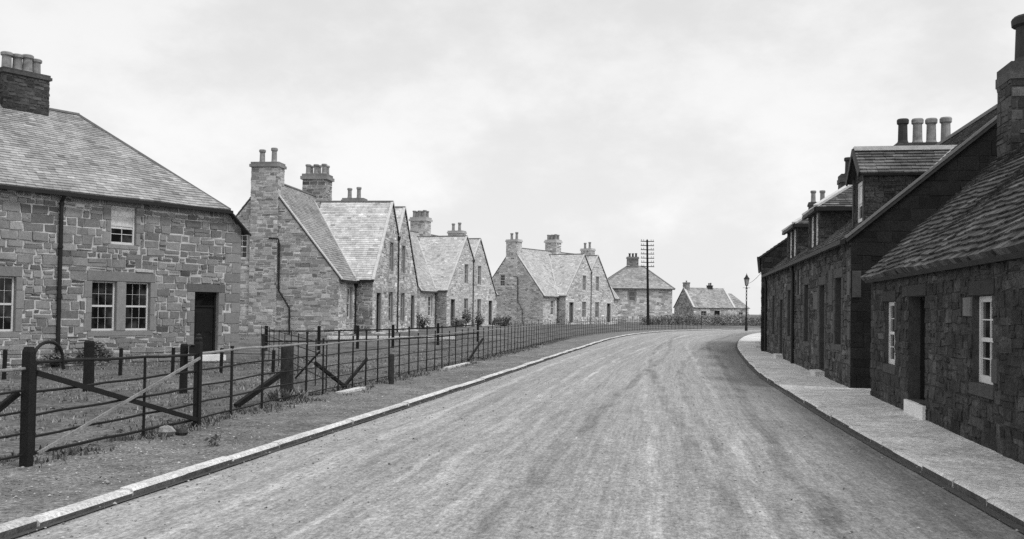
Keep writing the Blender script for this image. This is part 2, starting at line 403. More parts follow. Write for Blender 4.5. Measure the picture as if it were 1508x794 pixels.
def door(parent, F, h, recess=0.16, fan=0.0, dmat='dark_paint', label=None, step=None, step_mat='step', step_out=0.3, handle=True):
    s0, s1, z0, z1 = h; e = 0.003; s0 += e; s1 -= e; z1 -= e
    mb = MB(); d0 = -recess - 0.05; d1 = -recess
    zt = z1 - fan
    block(mb, F, (s0, s0 + 0.07, z0, z1), d0, d1 + 0.02, 1, 0, 0.004); block(mb, F, (s1 - 0.07, s1, z0, z1), d0, d1 + 0.02, 1, 0, 0.004)
    block(mb, F, (s0 + 0.07, s1 - 0.07, z1 - 0.06, z1), d0, d1 + 0.02, 1, 0, 0.004)
    if fan: block(mb, F, (s0 + 0.07, s1 - 0.07, zt - 0.06, zt), d0, d1 + 0.015, 1, 0, 0.004)
    a, b, c, d = s0 + 0.072, s1 - 0.072, z0 + 0.01, (zt - 0.06 if fan else z1 - 0.062)
    block(mb, F, (a, b, c, d), d0, d1 - 0.02, 1, 0, 0.002)
    w = b - a; mid = c + (d - c) * 0.42
    for (x0, x1) in ((a + w * 0.12, a + w * 0.45), (a + w * 0.55, a + w * 0.88)):
        block(mb, F, (x0, x1, c + 0.15, mid - 0.07), d1 - 0.0195, d1 - 0.006, 1.2, 0, 0.012); block(mb, F, (x0, x1, mid + 0.07, d - 0.12), d1 - 0.0195, d1 - 0.006, 1.2, 0, 0.012)
    dr = mb.build('door', dmat, parent)
    if label: dr['label'] = label
    if fan:
        p = MB(); p.face([F.P(s0 + 0.06, zt - 0.02, d0 + 0.02), F.P(s1 - 0.06, zt - 0.02, d0 + 0.02), F.P(s1 - 0.06, z1 - 0.05, d0 + 0.02), F.P(s0 + 0.06, z1 - 0.05, d0 + 0.02)])
        p.build('fanlight', 'glass', dr)
    if handle:
        k = MB(); k.lathe(F.P(b - 0.09, c + (d - c) * 0.46, d1 - 0.022), [(0.012, 0), (0.012, 0.03), (0.03, 0.045), (0.03, 0.06), (0.012, 0.075)], 10, axis=F.n); k.build('handle', 'iron', dr)
    if step:
        q = MB(); block(q, F, (s0 - 0.1, s1 + 0.1, step[0], step[1]), -recess - 0.02, step_out, 1, 0, 0.015); q.build('step', step_mat, dr)
    return dr

def slates(parent, o, u, v, poly, mat_='slate', e=0.15, w=0.26, thick=0.012, seed=1, lift=0.012, name='roof', tl=(0.72, 1.22), rag=0.012, slab=0.06, label=None, mb=None, sag=0.0):
    """sloping roof plane built of separate overlapping slates; poly in (u, v) metres, v up the slope"""
    rng = random.Random(seed); own = mb is None
    if own: mb = MB()
    o = V(o); u = V(u).normalized(); v = V(v).normalized(); n = u.cross(v).normalized()
    if n.z < 0: n = -n
    def P(a, b, h): return o + u * a + v * b + n * h
    # deck
    N = len(poly)
    top = [P(p[0], p[1], 0) for p in poly]; bot = [P(p[0], p[1], -slab) for p in poly]
    mb.mesh(top + bot, [tuple(range(N)), tuple(range(2 * N - 1, N - 1, -1))] + [(i, (i + 1) % N, N + (i + 1) % N, N + i) for i in range(N)], 0.5, 1)
    us = [p[0] for p in poly]; vs = [p[1] for p in poly]
    b = min(vs) - 0.02; k = 0
    while b < max(vs):
        ee = e * (1 - 0.25 * (b - min(vs)) / max(0.1, max(vs) - min(vs)))
        a = min(us) - rng.uniform(0, w) ; k += 1
        while a < max(us):
            ww = w * rng.uniform(0.75, 1.25)
            r0 = rng.uniform(-rag, rag); r1 = r0 + rng.uniform(-rag, rag) * 0.6
            g = 0.004
            q = [(a + g, b + r0), (a + ww - g, b + r1), (a + ww - g, b + ee * 1.25), (a + g, b + ee * 1.25)]
            q = clip_convex(q, poly); a += ww
            if len(q) < 3: continue
            lf = lift * rng.uniform(0.7, 1.5); tn = rng.uniform(*tl)
            if rng.random() < 0.06: tn *= 0.7
            if rng.random() < 0.05: tn *= 1.25
            hi = [P(x, y, (sag * (.5 + noise.noise(V((x * .45, y * .5, seed)))) if sag else 0) + thick * 0.4 + (lf + thick) * max(0, 1 - (y - b) / (ee * 1.25))) for x, y in q]
            lo = [P(x, y, 0.0006) for x, y in q]; m = len(q)
            mb.mesh(hi + lo, [tuple(range(m))] + [(i, m + i, m + (i + 1) % m, (i + 1) % m) for i in range(m)], tn, 0)
        b += ee
    if own:
        ob = mb.build(name, [mat_, 'slate_under'], parent)
        if label: ob['label'] = label
        return ob

def chimney(parent, F, s0, s1, d0, d1, z0, z1, pots, mats=('mortar_far', 'chimney_stone', 'chimney_stone'), cap=(0.08, 0.22), pot_h=0.55, pot_r=0.13, pot_mat='clay', seed=3, label=None, capslope=False, ch=(0.16, 0.26), sl=(0.25, 0.5)):
    """stack in frame F (s along, d outwards); pots = list of (s, d, height factor)"""
    mb = MB(); rng = random.Random(seed)
    c = [F.P(s0, z0, d0), F.P(s1, z0, d0), F.P(s1, z0, d1), F.P(s0, z0, d1), F.P(s0, z1, d0), F.P(s1, z1, d0), F.P(s1, z1, d1), F.P(s0, z1, d1)]
    mb.hexa(c, 1, 0)
    for (fr, L) in ((Fr(F.P(s0, 0, d1), F.u, F.n), s1 - s0), (Fr(F.P(s0, 0, d0), F.u, -F.n), s1 - s0), (Fr(F.P(s0, 0, d0), F.n, -F.u), d1 - d0), (Fr(F.P(s1, 0, d0), F.n, F.u), d1 - d0)):
        rubble(mb, fr, [[(0, z0), (L, z0), (L, z1), (0, z1)]], [], ch=ch, sl=sl, rng=rng, m=1, proud=0.016)
    o, h = cap
    def slab(a, zz0, zz1, t):
        mb.hexa([F.P(s0 - a, zz0, d0 - a), F.P(s1 + a, zz0, d0 - a), F.P(s1 + a, zz0, d1 + a), F.P(s0 - a, zz0, d1 + a), F.P(s0 - a, zz1, d0 - a), F.P(s1 + a, zz1, d0 - a), F.P(s1 + a, zz1, d1 + a), F.P(s0 - a, zz1, d1 + a)], t, 2)
    slab(o, z1, z1 + h * 0.55, 1.1); slab(o * 0.4, z1 + h * 0.55, z1 + h, 0.95)
    st = mb.build('chimney', list(mats), parent)
    if label: st['label'] = label
    for (s, d, k) in pots:
        p = MB(); H = pot_h * k; r = pot_r
        p.lathe(F.P(s, z1 + h - 0.004, d), [(r * 1.0, 0), (r * 0.98, H * 0.08), (r * 0.84, H * 0.16), (r * 0.78, H * 0.78), (r * 1.02, H * 0.82), (r * 1.05, H * 0.95), (r * 0.9, H), (r * 0.62, H), (r * 0.58, H * 0.8)], 14)
        p.build('chimney_pot', pot_mat, st, smooth=False)
    return st

def strip(parent, segs, w, h, mt, name, tint=1.0):
    for p0, p1, up in segs:
        mb = MB(); mb.bar(p0, p1, w, h, up, tint); mb.build(name, mt, parent)

# ------------------------------------------------------------------ camera, sky, sun
R = math.radians
ROLL, PITCH, FPX, EYE = R(0.85), R(1.3), 1400.0, 1.75
cam_d = bpy.data.cameras.new('camera'); cam = bpy.data.objects.new('camera', cam_d); COL.objects.link(cam)
cam_d.sensor_width = 36; cam_d.lens = 36 * FPX / 1508; cam_d.shift_y = (425.6 - 397) / 1508; cam_d.clip_end = 4000; cam_d.clip_start = 0.1
from mathutils import Matrix
fw = V((0, math.cos(PITCH), math.sin(PITCH))); u0 = V((0, -math.sin(PITCH), math.cos(PITCH))); r0 = V((1, 0, 0))
rt = r0 * math.cos(ROLL) + u0 * math.sin(ROLL); up = -r0 * math.sin(ROLL) + u0 * math.cos(ROLL)
cam.matrix_world = Matrix(((rt.x, up.x, -fw.x, 0), (rt.y, up.y, -fw.y, 0), (rt.z, up.z, -fw.z, EYE), (0, 0, 0, 1)))
sc.camera = cam

SUN_EL, SUN_AZ = R(56), V((0.80, -0.60))     # the sun stands to the right, behind the camera
sd = V((SUN_AZ.x * math.cos(SUN_EL), SUN_AZ.y * math.cos(SUN_EL), math.sin(SUN_EL)))
sl_ = bpy.data.lights.new('sun', 'SUN'); sl_.energy = 1.5; sl_.angle = R(10); sl_.color = (1, 1, 1)
so = bpy.data.objects.new('sun', sl_); COL.objects.link(so); so.rotation_euler = (-sd).to_track_quat('-Z', 'Y').to_euler()

w = bpy.data.worlds.new('World'); sc.world = w; w.use_nodes = True
nt = w.node_tree; N = nt.nodes; L = nt.links
bg = N['Background']; bg.inputs['Strength'].default_value = 0.1
sky = N.new('ShaderNodeTexSky'); sky.sky_type = 'NISHITA'; sky.sun_disc = False; sky.sun_elevation = SUN_EL
sky.sun_rotation = math.atan2(SUN_AZ.x, SUN_AZ.y); sky.dust_density = 4.0; sky.air_density = 1.0
bw = N.new('ShaderNodeRGBToBW'); L.new(sky.outputs[0], bw.inputs[0])
tc = N.new('ShaderNodeTexCoord')
sep = N.new('ShaderNodeSeparateXYZ'); L.new(tc.outputs['Generated'], sep.inputs[0])
mp = N.new('ShaderNodeMapping'); mp.inputs['Scale'].default_value = (2.4, 2.4, 4.2); mp.inputs['Rotation'].default_value = (0, R(22), 0)
L.new(tc.outputs['Generated'], mp.inputs['Vector'])
n1 = N.new('ShaderNodeTexNoise'); n1.inputs['Scale'].default_value = 1.6; n1.inputs['Detail'].default_value = 7; n1.inputs['Roughness'].default_value = 0.6; n1.inputs['Distortion'].default_value = 0.0
L.new(mp.outputs[0], n1.inputs['Vector'])
cr = N.new('ShaderNodeMapRange'); cr.inputs['From Min'].default_value = 0.40; cr.inputs['From Max'].default_value = 0.66; cr.interpolation_type = 'SMOOTHSTEP'; cr.inputs['To Min'].default_value = 9.2; cr.inputs['To Max'].default_value = 10.9
L.new(n1.outputs['Fac'], cr.inputs['Value'])
hz = N.new('ShaderNodeMapRange'); hz.inputs['From Min'].default_value = 0.0; hz.inputs['From Max'].default_value = 0.36; hz.inputs['To Min'].default_value = 1.04; hz.inputs['To Max'].default_value = 0.88
L.new(sep.outputs['Z'], hz.inputs['Value'])
m1 = N.new('ShaderNodeMath'); m1.operation = 'MULTIPLY'; L.new(cr.outputs[0], m1.inputs[0]); L.new(hz.outputs[0], m1.inputs[1])
mixn = N.new('ShaderNodeMix'); mixn.data_type = 'FLOAT'; mixn.inputs['Factor'].default_value = 0.88      # veil of high cloud over the clear sky
L.new(bw.outputs[0], mixn.inputs[2]); L.new(m1.outputs[0], mixn.inputs[3])
L.new(mixn.outputs[0], bg.inputs['Color'])

sc.view_settings.view_transform = 'Standard'; sc.view_settings.look = 'None'; sc.view_settings.exposure = 0
sc.cycles.use_denoising = False
sc.cycles.max_bounces = 5

# ------------------------------------------------------------------ road geometry
def catmull(pts, step=0.5):
    out = []; P = [V((p[0], p[1])) for p in pts]
    for i in range(len(P) - 1):
        p0 = P[max(i - 1, 0)]; p1 = P[i]; p2 = P[i + 1]; p3 = P[min(i + 2, len(P) - 1)]
        n = max(2, int((p2 - p1).length / step))
        for k in range(n):
            t = k / n
            out.append(0.5 * ((2 * p1) + (p2 - p0) * t + (2 * p0 - 5 * p1 + 4 * p2 - p3) * t * t + (3 * p1 - p0 - 3 * p2 + p3) * t ** 3))
    out.append(P[-1]); return out
KL = catmull([(-6.9, -12), (-4.95, 0), (-3.66, 6.86), (-2.62, 12.3), (-1.72, 17), (-0.15, 25.5), (2.85, 41.9), (6.75, 62), (10.9, 77.8), (16, 90.5), (21.9, 99.5), (28.4, 106), (40, 113), (58, 119)])
KR = catmull([(1.7, -12), (3.1, 0), (4.18, 7.7), (4.78, 12.3), (5.42, 16.8), (6.15, 21.5), (7.05, 27), (9.05, 37), (11.65, 49), (15.6, 64.5), (20.6, 80.5), (26, 91.5), (33, 99.5), (44, 106), (60, 111)])
class Curve:
    def __init__(c, pts):
        c.p = pts; c.s = [0]
        for i in range(1, len(pts)): c.s.append(c.s[-1] + (pts[i] - pts[i - 1]).length)
        c.len = c.s[-1]
    def at(c, s, off=0.0):
        """point at distance s, moved off metres to the LEFT of travel"""
        s = min(max(s, 0), c.len - 1e-6)
        lo, hi = 0, len(c.s) - 1
        while hi - lo > 1:
            m = (lo + hi) // 2
            if c.s[m] <= s: lo = m
            else: hi = m
        t = (s - c.s[lo]) / (c.s[hi] - c.s[lo]); p = c.p[lo].lerp(c.p[hi], t)
        a = c.p[max(lo - 2, 0)]; b = c.p[min(hi + 2, len(c.p) - 1)]; d = (b - a).normalized()
        return V((p.x - d.y * off, p.y + d.x * off))
    def tan(c, s): return (c.at(s + 0.3) - c.at(s - 0.3)).normalized()
    def sY(c, y, off=0.0):
        lo, hi = 0, c.len
        for _ in range(40):
            m = (lo + hi) / 2
            if c.at(m, off).y < y: lo = m
            else: hi = m
        return lo
CL, CR = Curve(KL), Curve(KR)
def sm(x, a, b): t = min(max((x - a) / (b - a), 0), 1); return t * t * (3 - 2 * t)
def nz3(x, y, s=1.0, k=0.0): return noise.noise(V((x * s, y * s, k)))

def flat_obj(name, mb, mt): return struct(mb.build(name, mt))
# far ground, one sheet to the horizon
g = MB(); g.face([(-2500, -300, -0.06), (2500, -300, -0.06), (2500, 3500, -0.06), (-2500, 3500, -0.06)]); flat_obj('ground', g, 'field')

# road: strip between the kerbs with UV in metres
NA, NX = 260, 16
mb = MB(); uvs = []; acr = []
verts = []; 
for i in range(NA + 1):
    t = i / NA; a = CL.at(CL.len * t); b = CR.at(CR.len * t)
    for k in range(NX + 1):
        x = k / NX; p = a.lerp(b, x); zc = 0.05 * (1 - (2 * x - 1) ** 2) + 0.058
        verts.append((p.x, p.y, zc - 0.02 + 0.01 * nz3(p.x, p.y, 1.1))); uvs.append((x * 7.7, CL.len * t)); acr.append(x)
faces = [(i * (NX + 1) + k, i * (NX + 1) + k + 1, (i + 1) * (NX + 1) + k + 1, (i + 1) * (NX + 1) + k) for i in range(NA) for k in range(NX)]
me = bpy.data.meshes.new('road'); me.from_pydata(verts, [], faces); me.materials.append(M['road'])
ul = me.uv_layers.new(name='UVMap')
for l in me.loops: ul.data[l.index].uv = uvs[l.vertex_index]
at = me.attributes.new('across', 'FLOAT', 'POINT'); at.data.foreach_set('value', acr)
me.polygons.foreach_set('use_smooth', [True] * len(faces)); me.update()
ro = bpy.data.objects.new('road', me); COL.objects.link(ro); struct(ro)

def strip_sheet(name, C, s0, s1, offs, zf, mt, ds=0.6):
    mb = MB(); n = int((s1 - s0) / ds); vs = []
    for i in range(n + 1):
        s = s0 + (s1 - s0) * i / n
        for o in offs:
            p = C.at(s, o); vs.append((p.x, p.y, zf(p.x, p.y, o, s)))
    m = len(offs); fs = []
    for i in range(n):
        for k in range(m - 1):
            f = (i * m + k, i * m + k + 1, (i + 1) * m + k + 1, (i + 1) * m + k)
            fs.append(f if offs[1] < offs[0] else f[::-1])
    mb.mesh(vs, fs); o = mb.build(name, mt, smooth=True); return struct(o)
# left: kerb, gravelled footpath, rough garden ground
def path_z(x, y, o, s): return 0.098 + 0.02 * nz3(x, y, 0.9) + 0.012 * nz3(x, y, 3.0, 5) - (0.014 if o < 0.2 else 0)
strip_sheet('footpath', CL, 0, CL.len, [0.15, 0.3, 0.6, 0.9, 1.2, 1.5, 1.8, 2.1], path_z, 'path', 0.4)
def garden_z(x, y, off):
    return 0.09 + 0.05 * nz3(x, y, 0.5) * sm(off, 1.9, 3) + 0.035 * nz3(x, y, 1.7, 3) + 0.015 * nz3(x, y, 5, 8) + 0.24 * sm(y, 37, 47) * sm(off, 3, 7) - 0.08 * sm(off, 5, 8) * (1 - sm(y, 33, 38))
strip_sheet('garden_ground', CL, 0, CL.len, [2.0, 2.3, 2.6, 3, 3.4, 3.8, 4.3, 4.8, 5.4, 6, 6.7, 7.5, 8.4, 9.4, 10.5, 12, 14, 17, 21, 27, 35, 50, 80], lambda x, y, o, s: garden_z(x, y, o) + (0.004 if o > 2.05 else -0.03), 'garden', 0.5)
# right: pavement running under the house fronts
strip_sheet('pavement', CR, 0, CR.len, [-0.15, -0.5, -0.9, -1.3, -1.7, -2.4, -4], lambda x, y, o, s: 0.118 + 0.012 * nz3(x, y, 0.8) + 0.02 * sm(-o, 0.2, 1.6), 'pavement', 0.5)
def kerb(name, C, side, mt, wid, ztop, s1):
    mb = MB(); s = 0; rng = random.Random(4)
    while s < s1:
        l = rng.uniform(0.9, 1.6); n = 4; t = rng.uniform(0.84, 1.08); dz = rng.uniform(-0.011, 0.009); lx = rng.uniform(-.012, .012)
        for k in range(n):
            a = s + 0.006 + (l - 0.012) * k / n; b = s + 0.006 + (l - 0.012) * (k + 1) / n
            p0, p1 = C.at(a, lx), C.at(b, lx); q0, q1 = C.at(a, side * wid), C.at(b, side * wid); r0_, r1_ = C.at(a, lx + side * rng.uniform(.02, .032)), C.at(b, lx + side * rng.uniform(.02, .032))
            def z(p, h): return (p.x, p.y, h)
            zt = ztop + dz
            vs_ = [z(p0, -0.12), z(p1, -0.12), z(p0, zt - 0.025), z(p1, zt - 0.025), z(r0_, zt), z(r1_, zt), z(q0, zt), z(q1, zt), z(q0, -0.12), z(q1, -0.12)]
            mb.mesh(vs_, [(2, 3, 5, 4), (4, 5, 7, 6), (6, 7, 9, 8)] + ([(0, 2, 4, 6, 8)] if k == 0 else []) + ([(1, 9, 7, 5, 3)] if k == n - 1 else []), t)
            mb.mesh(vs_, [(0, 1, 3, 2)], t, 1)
        s += l
    return struct(mb.build(name, [mt, 'kerb_dark']))
kerb('kerb', CL, 1, 'kerb', 0.12, 0.115, CL.len - 2)
kerb('kerb', CR, -1, 'kerb', 0.15, 0.125, CR.len - 2)
# dark gutter channel at the foot of the left kerb and right kerb: a setts strip
strip_sheet('gutter_channel', CL, 0, CL.len, [0.0, -0.07], lambda x, y, o, s: 0.052 + 0.004 * nz3(x, y, 2), mat('gutter_dirt', 0.085, var=0.4, fine=0.4, bump=0.6), 0.4)
strip_sheet('gutter_channel', CR, 0, CR.len, [0.2, 0.1, 0.0], lambda x, y, o, s: 0.006 + 0.006 * nz3(x, y, 2), 'gutter', 0.4) if False else strip_sheet('gutter_channel', CR, 0, CR.len, [0.0, 0.10][::-1], lambda x, y, o, s: 0.052 + 0.004 * nz3(x, y, 2), MATS['gutter_dirt'], 0.4)

# ------------------------------------------------------------------ house 1 (left foreground)
A1 = 0.92982; U1 = V((math.cos(A1), math.sin(A1), 0)); O1 = V((-9.585, 30.595, 0)); NF = V((math.sin(A1), -math.cos(A1), 0))   # NF = out of the front
F1 = Fr(O1, U1, NF)
h1 = thing('stone_house', 'two-storey hip-roofed rubble stone house with a dark door, behind the iron field gate', 'house', O1 + U1 * -3)
rng = random.Random(11)
SW = -15.0
h1_holes = [(-7.75, -7.0, 0.98, 2.46), (-6.98 + 0.02, -6.28, 0.98, 2.46), (-4.13, -3.37, 0.98, 2.43), (-3.07, -2.28, 0.98, 2.43), (-3.6, -2.8, 3.52, 4.66), (-0.72, 0.17, 0.2, 2.19),
            (-8.2, -7.4, 3.52, 4.66), (-12.0, -11.2, 0.98, 2.43), (-12.0, -11.2, 3.52, 4.66)]
dr = []
for h in h1_holes[2:4]: dr += []
dr += [((-4.3, -2.12, 2.43, 2.72), 0.8), ((-4.25, -2.16, 0.83, 0.98), 0.95), ((-3.37, -3.07, 0.98, 2.43), 1.0)]
dr += [((-4.36, -4.13, 0.98, 1.5), .9), ((-4.29, -4.13, 1.5, 1.95), 1.05), ((-4.38, -4.13, 1.95, 2.43), .9), ((-2.28, -2.06, 0.98, 1.45), .95), ((-2.28, -2.12, 1.45, 1.98), .9), ((-2.28, -2.04, 1.98, 2.43), 1.0)]
dr += [((-7.9, -6.12, 2.46, 2.74), 0.8), ((-7.9, -6.16, 0.83, 0.98), 0.95), ((-7.0, -6.96, 0.98, 2.46), 1.0), ((-6.28, -6.1, 0.98, 1.6), .9), ((-6.28, -6.05, 1.6, 2.1), 1.0), ((-6.28, -6.1, 2.1, 2.46), .9)]
for h in (h1_holes[4], h1_holes[6], h1_holes[7], h1_holes[8]): dr += dressing(h, rng, lint=0.22, side=0.17, sill=0.13, t=0.95)
dr += [((-1.0, 0.42, 2.19, 2.46), 0.5)] + [x for x in dressing(h1_holes[5], rng, lint=0.01, side=0.18, sill=0, t=0.95)][1:]
zq = 0.0; kq = True
while zq < 4.0:
    hq = rng.uniform(.26, .36); dr.append(((1.0 - (.62 if kq else .34), 0.998, zq, zq + hq), rng.uniform(.75, 1.05))); zq += hq + .012; kq = not kq
front = [(SW, -0.3), (1.0, -0.3), (1.0, 4.38), (0.42, 4.9), (SW, 4.9)]
wall(h1, F1, front, holes=h1_holes, dress=dr, seed=21, ch=(0.13, 0.27), sl=(0.2, 0.62), gap=0.02, split=0.3, jit=0.018, proud=.03, tlo=.76, thi=1.24)
FE = Fr(F1.P(1.0, 0, 0), -NF, U1)
wall(h1, FE, [(0, -0.3), (6.76, -0.3), (6.76, 4.38), (0, 4.38)], seed=22, ch=(0.2, 0.34), sl=(0.32, 0.8))
FB = Fr(F1.P(SW, 0, -6.76), U1, -NF); wall(h1, FB, [(0, -0.3), (16, -0.3), (16, 4.38), (15.4, 4.9), (0, 4.9)], seed=23, stones=False)
FL = Fr(F1.P(SW, 0, 0), -NF, -U1); wall(h1, FL, [(0, -0.3), (6.76, -0.3), (6.76, 4.9), (3.38, 7.7), (0, 4.9)], seed=24, stones=False)
for i, h in enumerate(h1_holes):
    if i == 5: continue
    if i == 4: window(h1, F1, h, nx=2, ny=2, recess=0.07, curtain=0.6, label='upper sash window with a pale half-drawn blind')
    elif i in (6, 8): window(h1, F1, h, nx=2, ny=2, curtain=0.5)
    else: window(h1, F1, h, nx=3, ny=2, recess=0.1, fw=0.05, bar=0.012)
door(h1, F1, h1_holes[5], recess=0.14, fan=0.42, step=(-0.2, 0.2), step_out=0.35, label='dark panelled door with a fanlight above a pale step')
# roof
RZ, RD, RS = 7.78, 3.38, -2.83
def H1(s, d, z): return F1.P(s, z, -d)
C0 = H1(0.42, -0.18, 4.86); ap = H1(RS, RD, RZ)
def plane_roof(parent, pts, eave_i, mt, **kw):
    """pts 3-D convex polygon; the eave runs pts[0] -> pts[1]"""
    o = V(pts[0]); u = (V(pts[1]) - o).normalized(); n = None
    k = 2
    n = u.cross(V(pts[k]) - o).normalized()
    v = n.cross(u).normalized()
    if v.z < 0: v = -v
    poly = [((V(p) - o).dot(u), (V(p) - o).dot(v)) for p in pts]
    return slates(parent, o, u, v, poly, mt, **kw)
plane_roof(h1, [H1(SW - 0.2, -0.18, 4.86), C0, ap, H1(SW - 0.2, RD, RZ)], 0, 'slate', e=0.135, w=0.24, seed=31, tl=(0.78, 1.2), rag=0.008, sag=.06)
plane_roof(h1, [H1(1.22, -0.18, 4.17), H1(1.22, 6.94, 4.17), H1(0.42, 6.94, 4.88), H1(RS, RD, RZ), H1(0.42, -0.18, 4.88)], 0, 'slate', e=0.135, w=0.24, seed=32, tl=(0.8, 1.18), rag=0.006)
plane_roof(h1, [H1(0.42, 6.94, 4.86), H1(SW - 0.2, 6.94, 4.86), H1(SW - 0.2, RD, RZ), ap], 0, 'slate', e=0.3, w=0.5, seed=33)
strip(h1, [(ap + UP * 0.05, C0 + UP * 0.045, UP), (H1(SW - .2, RD, RZ + 0.05), ap + UP * 0.05, UP)], 0.16, 0.06, 'ridge', 'ridge_tiles')
strip(h1, [(H1(SW - .2, -0.26, 4.80), H1(0.44, -0.26, 4.80), UP)], 0.11, 0.1, 'pipe', 'gutter')
strip(h1, [(H1(0.44, -0.21, 4.80), H1(1.24, -0.21, 4.10), NF)], 0.05, 0.04, 'pipe', 'bargeboard')
mb = MB(); mb.tube([H1(-5.13, -0.26, 4.78), H1(-5.13, -0.1, 4.6), H1(-5.13, -0.09, 3), H1(-5.13, -0.09, 0.0)], 0.055, 10)
for z in (0.5, 1.9, 3.3, 4.5): mb.lathe(H1(-5.13, -0.09, z), [(0.075, 0), (0.075, 0.07)], 10)
mb.build('downpipe', 'pipe', h1)
chimney(h1, Fr(O1, U1, -NF), -5.35, -3.98, 3.0, 3.78, 7.1, 8.62, [(-5.1, 3.39, 1), (-4.78, 3.39, 1.0), (-4.52, 3.3, 1.05), (-4.22, 3.39, 0.95)], mats=('chimney_dark', 'chimney_dark', 'chimney_dark'), cap=(0.06, 0.16), pot_h=0.54, pot_r=0.17, seed=5, ch=(0.09, 0.13), sl=(0.2, 0.3))
# boundary-height shrub bed at the wall foot and pipe outlet built later

# ------------------------------------------------------------------ twin-gabled blocks
def gable_block(X, Y, ang, zb, label, seed, detail=True, sfx=''):
    du = V((math.sin(ang), math.cos(ang), 0)); dq = V((math.cos(ang), -math.sin(ang), 0)); O = V((X, Y, zb))
    W = lambda t, q, z: O + du * t + dq * q + UP * z
    t1, dt, wg, qf, He, Hr, Hg = 6.71, 2.98, 3.82, 4.35, 3.07, 8.12, 7.67
    L_ = 2 * t1 + dt; qr, qe, qb = -0.7, 3.35, -4.75
    rs = random.Random(seed)
    b = thing('gabled_house', label, 'house', W(L_ / 2, 0, -0.1), 'stone house pairs with twin front gables')
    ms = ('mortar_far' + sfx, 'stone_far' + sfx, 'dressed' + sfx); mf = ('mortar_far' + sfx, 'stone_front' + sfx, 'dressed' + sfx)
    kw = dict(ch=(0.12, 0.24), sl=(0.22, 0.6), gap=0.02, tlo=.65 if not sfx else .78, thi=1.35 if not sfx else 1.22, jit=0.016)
    # near and far gable ends: s = q - qb
    G0 = Fr(W(0, qb, 0), dq, -du)
    gp = [(0, -0.5), (qe - qb, -0.5), (qe - qb, He), (qr - qb, Hr - 0.05), (0, He)]
    gh = [(-2.25 - qb, -1.62 - qb, 3.93, 5.2)]
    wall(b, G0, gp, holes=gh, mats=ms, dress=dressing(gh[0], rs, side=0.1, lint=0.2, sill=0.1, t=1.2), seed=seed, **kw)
    window(b, G0, gh[0], nx=2, ny=2, recess=0.06, label='small white sash window high in the end gable')
    # chimney breast standing slightly proud, with splayed shoulder
    G1 = Fr(W(L_, qb, 0), dq, du); wall(b, G1, gp, mats=ms, seed=seed + 1, stones=False)
    # main front wall
    FM = Fr(W(0, qe, 0), du, dq); tn = t1 - wg
    fh = [(1.45, 2.25, 0.85, 2.55)]
    wall(b, FM, [(0, -0.5), (tn, -0.5), (tn, He), (0, He)], holes=fh, mats=mf, dress=dressing(fh[0], rs, side=0.16, lint=0.22, t=1.2), seed=seed + 2, **kw)
    window(b, FM, fh[0], nx=1, ny=2, recess=0.1, fw=0.1, gm='glass' + sfx)
    FM2 = Fr(W(t1 + dt + wg, qe, 0), du, dq)
    fh2 = [(0.75, 1.55, 0.85, 2.55)]
    wall(b, FM2, [(0, -0.5), (tn, -0.5), (tn, He), (0, He)], holes=fh2, mats=mf, dress=dressing(fh2[0], rs, side=0.16, lint=0.22, t=1.2), seed=seed + 3, **kw)
    window(b, FM2, fh2[0], nx=1, ny=2, recess=0.1, fw=0.1, gm='glass' + sfx)
    BK = Fr(W(0, qb, 0), du, -dq); wall(b, BK, [(0, -0.5), (L_, -0.5), (L_, He), (0, He)], mats=ms, seed=seed + 4, stones=False)
    # projecting double gable
    FG = Fr(W(0, qf, 0), du, dq); a0, a1, tv = t1 - wg, t1 + dt + wg, t1 + dt / 2; Hv = He + (Hg - He) * (1 - dt / 2 / wg)
    outer = [(a0, -0.5), (a1, -0.5), (a1, He), (t1 + dt, Hg - 0.04), (tv, Hv - 0.04), (t1, Hg - 0.04), (a0, He)]
    pcs = [[(a0, -0.5), (tv, -0.5), (tv, Hv - 0.04), (t1, Hg - 0.04), (a0, He)], [(tv, -0.5), (a1, -0.5), (a1, He), (t1 + dt, Hg - 0.04), (tv, Hv - 0.04)]]
    hs = [(3.62, 4.52, 0.12, 2.3), (6.3, 7.2, 0.65, 2.4), (6.35, 7.15, 3.65, 5.3), (9.25, 10.05, 3.65, 5.3), (9.2, 10.1, 0.65, 2.4), (11.9, 12.8, 0.12, 2.3)]
    dg = []
    for i, h in enumerate(hs): dg += dressing(h, rs, side=0.15, lint=0.22, sill=0 if i in (0, 5) else 0.12, t=1.25)
    wall(b, FG, outer, pieces=pcs, holes=hs, mats=mf, dress=dg, seed=seed + 5, **kw)
    for i, h in enumerate(hs):
        if i in (0, 5): door(b, FG, h, recess=0.14, dmat='door_paint' + sfx, fan=0.35, step=(-0.3, 0.12), step_out=0.3, step_mat='kerb', handle=detail)
        else: window(b, FG, h, nx=2, ny=1, recess=0.1, fw=0.07, fmat='cream_paint', gm='glass' + sfx)
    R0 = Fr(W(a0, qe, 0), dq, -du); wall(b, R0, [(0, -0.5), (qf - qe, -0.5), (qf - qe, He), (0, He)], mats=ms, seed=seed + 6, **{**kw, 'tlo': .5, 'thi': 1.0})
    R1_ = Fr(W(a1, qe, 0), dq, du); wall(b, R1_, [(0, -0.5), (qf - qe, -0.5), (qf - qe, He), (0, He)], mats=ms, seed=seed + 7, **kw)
    # roofs
    sl = (Hr - He) / (qe - qr); ov = 0.16
    rk = dict(e=0.17, w=0.27, tl=(0.82, 1.16), rag=0.006, lift=0.012)
